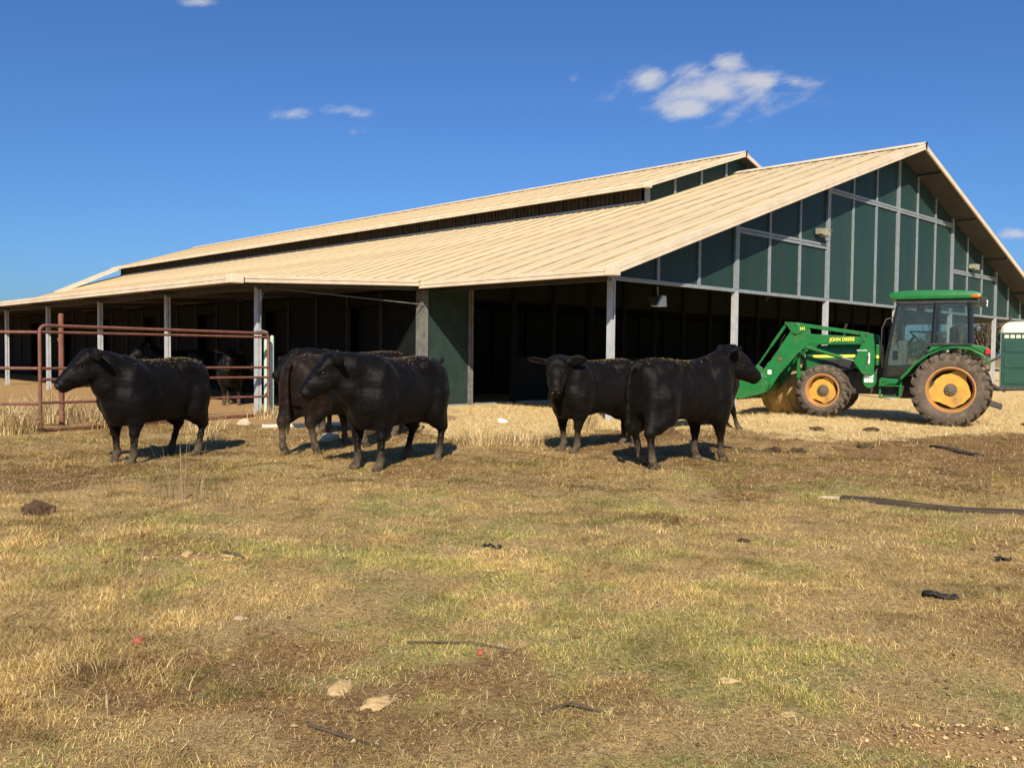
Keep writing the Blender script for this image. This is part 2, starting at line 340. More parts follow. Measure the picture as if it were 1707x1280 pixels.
TH = R(44.4674); C0 = np.array([2.19625, 19.8425]); BI = np.array([math.cos(TH), math.sin(TH)]); BL = np.array([-math.sin(TH), math.cos(TH)])
def gauss(x, y, cx, cy, rx, ry): return np.exp(-((x-cx)/rx)**2-((y-cy)/ry)**2)
def gz(x, y):
    x = np.asarray(x, float); y = np.asarray(y, float)
    near = 1-sst(y, 15, 24)*.7
    z = near*(.055*(fbm(x*.55, y*.55, 1, 3)-.5)+.06*(fbm(x*2.1, y*2.1, 5, 3)-.5)+.035*(fbm(x*6.5, y*6.5, 9, 2)-.5)*(1-sst(y, 10, 16)))
    z = z+.13*gauss(x, y, 6.2, 20.1, 1.5, .9)+.06*gauss(x, y, 4.9, 18.6, 1.8, 1.0)       # straw banked up under the loader
    z = z+.30*sst(x, 14, 20)*sst(y, 26, 31)*(1-sst(x, 60, 90))
    z = z+.05*gauss(x, y, 1.76, 3.40, .24, .14)                                           # sandy mound
    z = z+.04*gauss(x, y, -.04, 5.85, .3, .3)+.035*gauss(x, y, -3.0, 8.2, .35, .3)
    return z
def zones(x, y):
    """straw litter, green, bare brown dirt, orange soil"""
    s = (x-C0[0])*BI[0]+(y-C0[1])*BI[1]; t = (x-C0[0])*BL[0]+(y-C0[1])*BL[1]
    wob = (fbm(x*.45, y*.45, 21, 4)-.5)*3.2
    edge = 17.2-.42*np.clip(x-2.5, 0, 3.2)+.25*np.clip(x-6.5, 0, 6)-1.9*gauss(x, y, -.4, 15.2, 1.4, 2)
    straw = sst(y+wob*.8, edge-.5, edge+1.0)*sst(x+wob*.5, -2.6, -.4)
    straw = np.maximum(straw, sst(y+wob*.8, 19.5, 21)*sst(x+wob, -3.5, -.5))
    straw = straw*(1-sst(t, 14, 18))
    green = .8*sst(.5*fbm(x*.8+3, y*.8, 31, 5)+.5*fbm(x*2.3+3, y*2.3, 33, 4), .47, .62)*(1-sst(y, 10, 14.5))*.9
    green = np.maximum(green, .55*gauss(x, y, -7.2, 14.3, 2.6, .9))
    dirt = .8*sst(fbm(x*.75, y*.75+7, 41, 5)+.20*sst(y, 8, 12)*sst(x, .8, 4)+.08*sst(y, 9.5, 12), .56, .74)
    dirt = np.maximum(dirt, .75*gauss(x, y, 2.9, 4.7, .7, 1.2)); dirt = np.maximum(dirt, .62*sst(y, 8.5, 10.5)*sst(x+1.2*fbm(x*.4, y*.4, 51, 3), 1.0, 3.2)*(1-.5*sst(fbm(x*.9, y*.9, 53, 3), .5, .7))); dirt = np.maximum(dirt, .55*sst(y+1.5*fbm(x*.5, y*.5, 57, 3), 8.6, 11.2)*(1-.75*sst(.5*fbm(x*1.3, y*1.3, 59, 4)+.5*fbm(x*.5, y*.5, 60, 2), .46, .62))); dirt = np.maximum(dirt, .50*sst(y, 10.2, 12)*sst(fbm(x*.7, y*.7, 55, 3), .38, .6))
    soil = sst(y+wob*.7, 16.4, 18.6)*sst(-x+wob*.4, 1.6, 3.6)*(1-sst(y, 90, 140))
    soil = np.maximum(soil, np.clip(1.5*gauss(x, y, 1.76, 3.40, .30, .17), 0, 1)); soil = np.maximum(soil, np.clip(1.2*gauss(x, y, 1.36, 3.43, .20, .07), 0, 1))
    soil = np.maximum(soil, .75*gauss(x, y, -.8, 3.9, .16, .1)); soil = np.maximum(soil, .75*gauss(x, y, -2.3, 6.3, .5, .16)); soil = np.maximum(soil, .6*gauss(x, y, -.04, 5.85, .22, .25))
    soil = np.maximum(soil, .6*gauss(x, y, -5.4, 10.9, 1.1, .35))
    return straw, green, dirt, soil

# ------------------------------------------------------------------ ground
def axis(parts, tail):
    a = [np.arange(lo, hi, st) for lo, hi, st in parts]; return np.unique(np.concatenate(a+[np.array(tail, float)]))
gx = axis([(-30, -9, .3), (-9, 9, .09), (9, 32, .3)], [32, 34, 38, 44, 52, 65, 85, 120, 180, 300, 600, 1500, -30.5, -32, -36, -42, -52, -70, -100, -160, -300, -700, -1500])
gy = axis([(-3, 1.5, .3), (1.5, 15, .09), (15, 45, .25)], [45, 47, 50, 55, 62, 72, 90, 120, 180, 300, 600, 1200, 2500, -4, -8, -20, -60])
GX, GY = np.meshgrid(gx, gy); nx, ny = len(gx), len(gy)
gv = np.stack([GX.ravel(), GY.ravel(), gz(GX, GY).ravel()], 1)
ii = (np.arange(ny-1)[:, None]*nx+np.arange(nx-1)[None]).ravel(); gq = np.stack([ii, ii+1, ii+nx+1, ii+nx], 1)
def np_mesh(name, v, faces, mats, attr=None, smooth=False):
    """mesh from arrays; faces is (n, k)"""
    me = bpy.data.meshes.new(name); k = faces.shape[1]; n = len(faces)
    me.vertices.add(len(v)); me.vertices.foreach_set('co', np.ascontiguousarray(v, np.float32).ravel())
    me.loops.add(n*k); me.loops.foreach_set('vertex_index', np.ascontiguousarray(faces, np.int32).ravel())
    me.polygons.add(n); me.polygons.foreach_set('loop_start', np.arange(0, n*k, k, dtype=np.int32))
    me.polygons.foreach_set('use_smooth', np.full(n, smooth))
    me.update(calc_edges=True)
    if attr is not None:
        ca = me.color_attributes.new(attr[0], 'FLOAT_COLOR', 'POINT'); ca.data.foreach_set('color', np.ascontiguousarray(attr[1], np.float32).ravel())
    for m in (mats if isinstance(mats, (list, tuple)) else [mats]): me.materials.append(MATS[m])
    return me
zs, zg, zd, zo = zones(gv[:, 0], gv[:, 1])
ground = tag(link('ground', np_mesh('ground', gv, gq, 'ground_soil', ('zone', np.stack([zs, zg, zd, zo], 1)), True)), kind='structure')

# ------------------------------------------------------------------ barn (x along the gable, y along the ridge)
barn = thing('barn', 'long open-sided cattle barn with cream ribbed metal roof and dark green panelled gable', 'barn', (C0[0], C0[1], 0), TH)
A = 5.1288; SR = 3*A; SE = -1.0; SLOPE = .323; Z0 = 3.29; TF, TB = -.87, 55.0; ALPHA = math.atan(SLOPE); ca_, sa_ = math.cos(ALPHA), math.sin(ALPHA)
def zt(s): return Z0+SLOPE*((s-SE) if s <= SR else (2*SR-SE-s))
def zu(s): return zt(s)-.17
PW = .914
def panel_mesh(length, w=PW):
    """one roof sheet: u up the slope, v across, with a raised seam rib"""
    prof = [(0, 0), (.03, 0), (w*.34, 0), (w*.34+.02, .012), (w*.34+.05, .012), (w*.34+.07, 0), (w*.66, 0), (w*.66+.02, .012), (w*.66+.05, .012), (w*.66+.07, 0), (w-.115, 0), (w-.09, .0), (w-.07, .026), (w-.035, .026), (w-.015, 0), (w, 0)]
    k = len(prof); v = [(0, y, z) for y, z in prof]+[(length, y, z) for y, z in prof]+[(0, 0, -.03), (0, w, -.03)]
    f = [(i, i+k, i+k+1, i+1) for i in range(k-1)]; f = [q[::-1] for q in f] if False else f
    um = length*.47; v = [(0, y, z) for y, z in prof]+[(um+.1, y, z) for y, z in prof]+[(0, 0, -.03), (0, w, -.03)]
    m = MB(); m.v = v; m.f = [(i, i+k, i+k+1, i+1) for i in range(k-1)]; m.mi = [1 if i == 11 else 0 for i in range(k-1)]
    m.f.append(tuple(range(k))+(2*k+1, 2*k)); m.mi.append(0)
    m.add([(um, y, z-.002) for y, z in prof]+[(um, y, z+.010) for y, z in prof]+[(length, y, z+.004) for y, z in prof], [(g*k+i, g*k+i+k, g*k+i+k+1, g*k+i+1) for g in (0, 1) for i in range(k-1)]); m.mi[-(2*(k-1)):] = [1 if i in (2, 6, 9) else 0 for i in range(k-1)]+[1 if i == 11 else 0 for i in range(k-1)]
    return m.mesh('roof_panel', ['roof_sheet', 'roof_dirt'])
def roof_side(parent, me, s_e, z_e, slope, t0, n, right=False, w=PW):
    a = math.atan(slope)
    for i in range(n):
        o = link('roof_panel', me, parent)
        if not right: B = Matrix(((math.cos(a), 0, -math.sin(a), s_e), (0, 1, 0, t0+i*w), (math.sin(a), 0, math.cos(a), z_e), (0, 0, 0, 1)))
        else: B = Matrix(((-math.cos(a), 0, math.sin(a), s_e), (0, -1, 0, t0+(i+1)*w), (math.sin(a), 0, math.cos(a), z_e), (0, 0, 0, 1)))
        o.matrix_local = B
def roof_deck(parent, name, s0, z0, s1, z1, t0, t1, th, mat='soffit'):
    return MB().prism([(s0, z0-th), (s1, z1-th), (s1, z1-.012), (s0, z0-.012)], t0, t1).build(name, mat, parent)
NP = int((TB-TF)/PW)
TB = TF+NP*PW
Ls = (SR-SE)/ca_
pm = panel_mesh(Ls)
roof_side(barn, pm, SE, Z0, SLOPE, TF, NP); roof_side(barn, pm, 2*SR-SE, Z0, SLOPE, TF, NP, True)
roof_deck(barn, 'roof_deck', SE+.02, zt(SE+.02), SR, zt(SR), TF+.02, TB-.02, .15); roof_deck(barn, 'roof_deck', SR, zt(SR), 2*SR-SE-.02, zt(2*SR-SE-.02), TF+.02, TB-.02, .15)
# rake trim along the gable, gutter, ridge cap
for rt in (0, 1):
    pts = [(SE-.03, Z0-.03), (SR, zt(SR)-.02)]; m = MB(); m2 = MB()
    if rt: pts = [(2*SR-x, z) for x, z in pts]
    (xa, za), (xb, zb) = pts
    m.prism([(xa, za-.135), (xb, zb-.135), (xb, zb-.055), (xa, za-.055)], TF-.035, TF+.02)
    m2.prism([(xa, za-.045), (xb, zb-.045), (xb, zb+.055), (xa, za+.055)], TF-.02, TF+.10)
    f = m.build('rake_fascia', 'cream_trim', barn); m2.build('rake_trim', 'cream_trim', f)
MB().prism([(SR-.22, zt(SR-.22)+.045), (SR, zt(SR)+.075), (SR+.22, zt(SR+.22)+.045), (SR+.22, zt(SR+.22)+.06), (SR, zt(SR)+.10), (SR-.22, zt(SR-.22)+.06)], TF-.02, TB).build('ridge_cap', 'cream_trim', barn)
MB().box((SR-.035, TF-.065, zt(SR)-.15), (SR+.035, TF-.036, zt(SR)+.09)).build('ridge_end_cap', 'dark_steel', barn, bevel=.01)
def gutter(parent, a, b, out, z, dent=None):
    """a box gutter with its upper lip, from a to b; out is the way it faces"""
    a, b, o = Vector((*a, z)), Vector((*b, z)), Vector((*out, 0))
    d = (b-a).normalized(); L = (b-a).length; M = Matrix(((d.x, -o.x, 0, a.x), (d.y, -o.y, 0, a.y), (0, 0, 1, a.z), (0, 0, 0, 1)))
    g = MB().box((0, -.07, 0), (L, .02, .075), 0, M).build('gutter', 'cream_trim', parent, bevel=.008)
    MB().box((0.005, -.045, .088), (L-.005, .03, .17), 0, M).build('gutter_lip', 'cream_trim', g, bevel=.006)
    return g
LT0, LSE, LZ = 5.55, -6.19, 2.96           # lean-to: where it starts, its eave, underside of its gutter
gutter(barn, (SE, LT0), (SE, TF-.03), (-1, 0), Z0-.17)
gutter(barn, (2*SR-SE, TF), (2*SR-SE, TB), (1, 0), Z0-.17)
MB().box((SE-.10, TF-.06, Z0-.175), (SE+.16, TF+.16, Z0+.03)).build('corner_box', 'cream_trim', barn, bevel=.012)
# purlins under the overhang
for k in range(1, 5):
    for sg in (0, 1):
        s = SE+k*3.7; s = 2*SR-s if sg else s
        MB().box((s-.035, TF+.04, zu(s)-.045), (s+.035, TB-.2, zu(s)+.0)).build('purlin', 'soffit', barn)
# gable: posts, chord, columns, mullions, rails, panels
ZC = 3.133
def post_mesh(name, h, w=.15, mat='white_post', tip=True):
    m = MB(); e = w/2
    m.box((-e, -e, 0), (-.012, e, h-.03)); m.box((.012, -e, 0), (e, e, h-.03)); m.box((-.012, -e+.03, 0), (.012, e-.03, h-.02))
    if tip: m.prism([(-e, h-.03), (e, h-.03), (e*.5, h+.03), (-e*.5, h+.03)], -e+.001, e-.001)
    return m.mesh(name, mat)
pmx = post_mesh('post', ZC, .135)
for k in range(7):
    o = link('post', pmx, barn); o.location = (k*A, .0, 0)
pm2 = post_mesh('post', ZC)
for t_ in (5.9,):
    o = link('post', pm2, barn); o.location = (6*A, t_, 0)
MB().box((-.08, -.05, ZC), (6*A+.08, .05, ZC+.085)).build('gable_chord', 'galvanised', barn)
MB().box((-.05, .06, ZC-.02), (.05, TB-.5, ZC+.20)).build('eave_beam', 'soffit', barn); MB().box((6*A-.05, .06, ZC-.02), (6*A+.05, TB-.5, ZC+.20)).build('eave_beam', 'galvanised', barn)
R1, R2 = (4.70, 4.86), (6.42, 6.58)
ZB = ZC+.085
def clip_poly(sa, sb, lo, hi):
    """panel outline between sa and sb, from lo up to hi or the underside of the roof"""
    pts = [(sa, lo)]
    if zu(sb) > lo+.02 or zu(sa) > lo+.02:
        ta, tb = min(hi, zu(sa)), min(hi, zu(sb)); top = [(sb, tb)]
        if sa < SR < sb: top.append((SR, min(hi, zu(SR))))
        for sgn in (1, -1):
            sx = SE+(hi+.17-Z0)/SLOPE; sx = sx if sgn > 0 else 2*SR-sx
            if sa+.01 < sx < sb-.01: top.append((sx, hi))
        top.append((sa, ta)); top = sorted(set(top), key=lambda q: -q[0])
        if tb < lo: top = [q for q in top if q[1] >= lo]; pts = [(sa, lo), (SE+(lo+.17-Z0)/SLOPE if False else sb, lo)]
        else: pts = [(sa, lo), (sb, lo)]
        out = []
        for q in pts+top:
            if not out or (abs(q[0]-out[-1][0])+abs(q[1]-out[-1][1])) > .004: out.append(q)
        return out if len(out) >= 3 else None
    return None
for b in range(6):
    rail = R1 if b in (1, 4) else (R2 if b in (2, 3) else None)
    for j in range(3):
        sa, sb = (b+j/3)*A, (b+(j+1)/3)*A
        if rail is None: spans = [(ZB, 99)]
        else: spans = [(ZB, rail[0]), (rail[1], 99)]
        for lo, hi in spans:
            pl = clip_poly(sa+.045, sb-.045, lo, hi)
            if pl: MB().prism(pl, .005, .03).build('gable_panel', 'green_panel', barn)
        if j:
            MB().box((sa-.05, -.035, ZB), (sa+.05, .035, zu(sa)+.01)).build('mullion', 'galvanised', barn)
    if rail:
        zm = (rail[0]+rail[1])/2
        for z0_, z1_ in ((rail[0], zm-.01), (zm+.01, rail[1])):
            MB().box((b*A+.085, -.045, z0_), ((b+1)*A-.085, .028, z1_)).build('rail', 'galvanised', barn)
for k in range(7):
    w = .09; MB().box((k*A-w, -.06, ZB), (k*A+w, .045, zu(k*A)+.012)).build('gable_column', 'galvanised', barn)
# wall across the barn behind the open bay
TW, SW = 5.9, -.62
cols = [SW]+[1.05+i*A/3 for i in range(18)]
for i, s in enumerate(cols):
    s1 = cols[i+1] if i+1 < len(cols) else 2*SR+.6
    pl = [(s+.07, .06), (s1-.07, .06)]+([(s1-.07, zu(s1-.07)-.09), (SR, zu(SR)-.09), (s+.07, zu(s+.07)-.09)] if s+.07 < SR < s1-.07 else [(s1-.07, zu(s1-.07)-.09), (s+.07, zu(s+.07)-.09)])
    if i > 0: pl = [(x, max(z, 3.02)) for x, z in pl]        # open stall fronts below, panelled above
    MB().prism(pl, TW, TW+.03).build('stall_panel' if i == 0 else 'upper_panel', 'stall_panel' if i == 0 else 'stall_shaded', barn)  # the sunlit first panel keeps its green; shade is painted on the rest
    if i > 0: MB().box((s+.07, TW+4.6, 0), (s1-.07, TW+4.65, 3.0)).build('stall_back', 'stall_shaded', barn)
    if i in (2, 3, 5, 9): MB().box((s+.09, TW+.02, .1), (s1-.09, TW+.06, 1.35)).build('half_door', 'stall_shaded', barn)
    m = MB(); z1 = zu(max(s, SW+.1))-.06
    if i == 0: m.box((s-.10, TW-.10, 0), (s+.09, TW+.12, z1)); m.box((s-.13, TW-.13, 0), (s-.08, TW+.14, z1-.01))
    else: m.box((s-.075, TW-.05, 0), (s-.012, TW+.05, z1)); m.box((s+.012, TW-.06, 0), (s+.075, TW+.05, z1)); m.box((s-.012, TW-.01, 0), (s+.012, TW+.04, z1))
    m.build('wall_column', 'wall_steel' if i < 2 else 'stall_shaded', barn)  # columns past the sunlit pair take the colour with shade painted in
MB().box((SW, TW-.03, -.05), (2*SR+.6, TW+.05, .05)).build('sill_beam', 'galvanised', barn)
# long wall under the lean-to, with stall doors
t_ = TW+.2; i = 0
while t_ < TB-.5:
    t1 = min(t_+1.66, TB-.3)
    deep = (i % 3 == 1); x = SW+(.30 if deep else 0)
    MB().box((x, t_+.06, .06), (x+.03, t1-.06, 2.75)).build('stall_door' if deep else 'stall_panel', 'dark_steel' if deep else 'stall_shaded', barn)  # plain panels carry the lean-to's shade in their colour
    MB().box((SW-.05, t_-.05, 0), (SW+.06, t_+.05, 3.12)).build('wall_column', 'steel_shaded' if i else 'wall_steel', barn)  # only the sunlit first column stays pale; the others have shade painted in
    if deep:
        MB().box((SW+.03, t_+.03, .06), (SW+.30, t_+.055, 2.75)).build('door_jamb', 'dark_steel', barn)
    t_ = t1; i += 1
MB().box((SW-.02, TW+.2, 2.75), (SW+.04, TB-.3, 3.12)).build('wall_header', 'stall_shaded', barn)
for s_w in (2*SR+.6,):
    for i in range(12): MB().box((s_w-.03, TW+.1+i*4.05, 0), (s_w, TW+.1+(i+1)*4.05-.02, 3.2)).build('side_wall_panel', 'stall_shaded', barn)
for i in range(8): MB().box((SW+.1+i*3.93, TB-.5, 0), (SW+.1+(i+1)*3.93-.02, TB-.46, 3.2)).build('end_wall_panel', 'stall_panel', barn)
MB().box((SW+1.2, TW+.2, 0), (SW+1.25, TB-.5, 3.0)).build('inner_partition', 'stall_shaded', barn)
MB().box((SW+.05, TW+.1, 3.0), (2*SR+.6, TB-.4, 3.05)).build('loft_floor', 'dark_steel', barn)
# lean-to roof, gutters, posts
LS_ = .042; LZT = LZ+.155
lw = (TB-LT0)/54
lpm = panel_mesh((SE-.02-LSE)/math.cos(math.atan(LS_)), lw)
roof_side(barn, lpm, LSE, LZT, LS_, LT0, 54, w=lw)
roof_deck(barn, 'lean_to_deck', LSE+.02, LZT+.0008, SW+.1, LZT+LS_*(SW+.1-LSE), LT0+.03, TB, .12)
gutter(barn, (LSE, TB), (LSE, LT0-.05), (-1, 0), LZ)
g2 = MB()
za, zb_ = LZ, LZ+LS_*(SE-LSE)
def sl(lo, hi, y0, y1): return MB().prism([(LSE-.06, za+lo), (SE-.09, zb_+lo), (SE-.09, zb_+hi), (LSE-.06, za+hi)], y0, y1)
ge = sl(0, .075, LT0-.07, LT0+.02).build('gutter', 'cream_trim', barn, bevel=.008); sl(.088, .17, LT0-.045, LT0+.028).build('gutter_lip', 'cream_trim', ge, bevel=.006)
MB().box((LSE-.13, LT0-.13, LZ-.012), (LSE+.17, LT0+.13, LZ+.185)).build('corner_box', 'cream_trim', barn, bevel=.012)
pl_ = post_mesh('post', 2.98, .125, 'white_post', False)
for k in range(10):
    o = link('post', pl_, barn); o.location = (-5.21, 6.31+4.98*k, 0)
MB().box((-5.27, LT0+.1, 2.90), (-5.15, TB-.3, 3.02)).build('lean_to_beam', 'soffit', barn)
for k in range(11):
    MB().bar((-5.9, 5.75+4.98*k, 2.985), (SW, 5.75+4.98*k, 3.16), .08, .13).build('rafter', 'soffit', barn)
MB().tube([(-5.21, 6.18, 2.0), (-5.21, 6.17, 2.55), (-5.15, 6.14, 2.85), (-4.9, 6.1, 2.93), (-.75, 5.72, 2.72)], .014, 8).build('conduit', 'wall_steel', barn)
MB().tube([(-5.32, 6.2, 1.92), (-5.15, 6.2, 1.94), (-5.02, 6.2, 1.9)], .02, 8).build('pipe_tap', 'galvanised', barn)
# raised monitor along the ridge
MS, MT0, MTB, MZ = 9.15, 5.93, 55.2, 9.33
mw = .914; nm = int((MTB-MT0)/mw); MTB = MT0+nm*mw
def zm_(s): return MZ-SLOPE*abs(SR-s)
mpm = panel_mesh((SR-MS)/ca_)
roof_side(barn, mpm, MS, zm_(MS), SLOPE, MT0, nm); roof_side(barn, mpm, 2*SR-MS, zm_(MS), SLOPE, MT0, nm, True)
roof_deck(barn, 'monitor_deck', MS+.02, zm_(MS+.02), SR, MZ, MT0+.02, MTB-.02, .12); roof_deck(barn, 'monitor_deck', SR, MZ, 2*SR-MS-.02, zm_(MS+.02), MT0+.02, MTB-.02, .12)
gutter(barn, (MS, MTB), (MS, MT0-.03), (-1, 0), zm_(MS)-.14); MB().box((MS-.10, MT0-.06, zm_(MS)-.15), (MS+.16, MT0+.16, zm_(MS)+.03)).build('corner_box', 'cream_trim', barn, bevel=.012)
for rt in (0, 1):
    (xa, za_), (xb, zb2) = (MS-.03, zm_(MS)-.03), (SR, MZ-.02)
    if rt: xa = 2*SR-xa
    f = MB().prism([(xa, za_-.11), (xb, zb2-.11), (xb, zb2-.04), (xa, za_-.04)], MT0-.035, MT0+.02).build('rake_fascia', 'cream_trim', barn)
    MB().prism([(xa, za_-.03), (xb, zb2-.03), (xb, zb2+.055), (xa, za_+.055)], MT0-.02, MT0+.09).build('rake_trim', 'cream_trim', f)
MB().prism([(SR-.2, zm_(SR-.2)+.045), (SR, MZ+.075), (SR+.2, zm_(SR-.2)+.045), (SR+.2, zm_(SR-.2)+.06), (SR, MZ+.10), (SR-.2, zm_(SR-.2)+.06)], MT0-.02, MTB).build('ridge_cap', 'cream_trim', barn)
MB().box((SR-.035, MT0-.065, MZ-.14), (SR+.035, MT0-.036, MZ+.09)).build('ridge_end_cap', 'dark_steel', barn, bevel=.01)
MW, MF = 9.62, 6.32
n_l = 38; lt = (MTB-.6-MF-.2)/n_l
for i in range(n_l):
    t0 = MF+.2+i*lt; m = MB()
    m.box((MW, t0+.02, zt(MW)+.02), (MW+.02, t0+lt-.02, zm_(MW)-.12))
    for k in range(6): m.box((MW-.025, t0+.04+k*lt/6, zt(MW)+.03), (MW, t0+.04+(k+.55)*lt/6, zm_(MW)-.13))
    m.build('monitor_louvre', 'brown_louvre', barn)
    MB().box((MW-.035, t0-.02, zt(MW)+.02), (MW+.01, t0+.02, zm_(MW)-.125)).build('monitor_stud', 'dark_steel', barn)
MB().box((MW-.05, MF+.02, zt(MW)+.02), (MW+.04, MTB-.4, zt(MW)+.10)).build('monitor_sill', 'galvanised', barn)
ms_ = [9.64, 11.24, 12.92, 14.6, 2*SR-14.6, 2*SR-12.92, 2*SR-11.24, 2*SR-9.64]
for i, s in enumerate(ms_):
    z0_, z1_ = (zt(s)+.02), zm_(s)-.115
    MB().box((s-(.10 if i in (0, 7) else .055), MF-.05, z0_), (s+(.10 if i in (0, 7) else .055), MF+.04, z1_)).build('monitor_post', 'galvanised', barn)
    if i < 7:
        b = ms_[i+1]; pl = [(s+.05, zt(s+.05)+.01)]
        if s < SR < b: pl += [(SR, zt(SR)+.01)]
        pl += [(b-.05, zt(b-.05)+.01), (b-.05, zm_(b-.05)-.11)]
        if s < SR < b: pl += [(SR, zm_(SR)-.11)]
        pl += [(s+.05, zm_(s+.05)-.11)]
        MB().prism(pl, MF+.005, MF+.03).build('monitor_panel', 'green_panel', barn)
MB().box((MW+.02, MTB-.45, zt(MW)), (2*SR-MW, MTB-.41, zm_(MW)-.12)).build('monitor_end_wall', 'brown_louvre', barn)
# flared wing of roof at the far end of the monitor
MB().prism([(5.3, 5.25), (9.6, 7.32), (9.6, 7.5), (5.3, 5.45)], MTB-1.4, MTB+.2).build('roof_wing', 'cream_trim', barn)
# gable flood lights and the lamp in the bay
for s, z in ((9.66, 5.07), (22.55, 5.0)):
    f = MB().box((s-.28, -.26, z), (s-.14, -.06, z+.17)).build('flood_light', 'lamp_box', barn, bevel=.01)
    MB().prism([(s-.11, z-.04), (s+.22, z-.04), (s+.22, z+.18), (s-.11, z+.18)], -.30, -.06).build('lamp_housing', 'lamp_box', f, bevel=.01)
    MB().bar((s-.09, -.31, z-.03), (s+.07, -.31, z+.15), .018, .018).bar((s+.06, -.31, z+.15), (s+.28, -.31, z+.14), .018, .018).build('lamp_stay', 'lamp_box', f)
    MB().box((s-.2, -.08, z+.02), (s+.14, -.03, z+.10)).build('lamp_bracket', 'galvanised', f)
hl = MB(); hl.prism([(2.28, 2.66), (2.66, 2.66), (2.64, 2.92), (2.50, 2.93)], .40, .62); o = hl.build('flood_lamp', 'lamp_white', barn, bevel=.01)
MB().prism([(2.12, 2.88), (2.26, 2.68), (2.42, 2.92)], .42, .6).build('lamp_reflector', 'dark_steel', o); MB().bar((2.42, .5, 2.92), (2.40, .5, 3.14), .03, .03).build('lamp_stem', 'galvanised', o)
MB().tube([(6.9, .1, 3.0), (6.95, .1, 3.07), (7.02, .1, 3.10), (7.06, .08, 3.08)], .014, 6).build('hook', 'rust_pipe', barn)

# ------------------------------------------------------------------ pipe gate, fence, posts
def P3(x, y, z): return Vector((x, y, z+float(gz(x, y))*0))
GL, GR = Vector((-8.23, 15.44, 0)), Vector((-5.47, 19.88, 0))
gd = (GR-GL).normalized(); GLEN = (GR-GL).length
gate = thing('pipe_gate', 'rusty steel pipe gate panel with rounded corners behind the stocky broadside cow', 'gate', GL)
gate.rotation_euler = (0, 0, math.atan2(gd.y, gd.x))
def arc(cx, cz, r, a0, a1, n=6): return [(cx+r*math.cos(R(a0+(a1-a0)*i/n)), 0, cz+r*math.sin(R(a0+(a1-a0)*i/n))) for i in range(n+1)]
rr = .11
path = [(0, 0, .9)]+arc(rr, 1.88-rr, rr, 180, 90)+arc(GLEN-rr, 1.86-rr, rr, 90, 0)+arc(GLEN-rr, .05+rr, rr, 0, -90)+arc(rr, .05+rr, rr, 270, 180)+[(0, 0, .91)]
MB().tube(path, .031, 12).build('frame', 'rust_pipe', gate, smooth=True)
for za, zb3 in ((1.765, 1.775), (1.13, 1.10), (.935, .88), (.53, .45)):
    MB().tube([(.02, .0, za), (GLEN-.02, .0, zb3)], .026, 10).build('rail', 'rust_pipe', gate, smooth=True)
fence = thing('pipe_fence', 'rusty three-rail pipe fence running on past the gate hinge', 'fence', (-13.5, 15.25, 0))
for z in (1.76, 1.13, .51):
    MB().tube([(0, 0, z), (5.24, .19, z)], .028, 10).build('rail', 'rust_pipe', fence, smooth=True)
for x in (0.3, 3.0): MB().tube([(x, .07, -.1), (x, .07, 1.95)], .045, 12).build('post', 'rust_pipe', fence, smooth=True)
rp = tag(MB().tube([(0, 0, -.1), (0, 0, 2.13)], .05, 16).tube([(-.01, 0, 1.62), (-.01, 0, 1.68)], .057, 16).tube([(0, 0, 2.13), (0, 0, 2.15)], [.05, .03], 16).build('steel_post', 'rust_pipe', smooth=True), 'thick rusty pipe post standing behind the end of the gate away from the barn', 'post'); rp.location = (-8.65, 17.0, 0)
for x, y, h, lab in ((-5.63, 20.25, 1.72, 'pale mint-green pipe post between the grey barn post and the gate end'), (-5.46, 20.15, 1.80, 'taller pale mint-green pipe post just beyond the gate end')):
    o = tag(MB().tube([(0, 0, -.1), (0, 0, h)], .042, 14).tube([(0, 0, h), (0, 0, h+.02)], [.044, .02], 14).tube([(0, 0, .62), (0, 0, .66)], .047, 14).build('steel_post', 'mint_pipe', smooth=True), lab, 'post'); o.location = (x, y, 0)

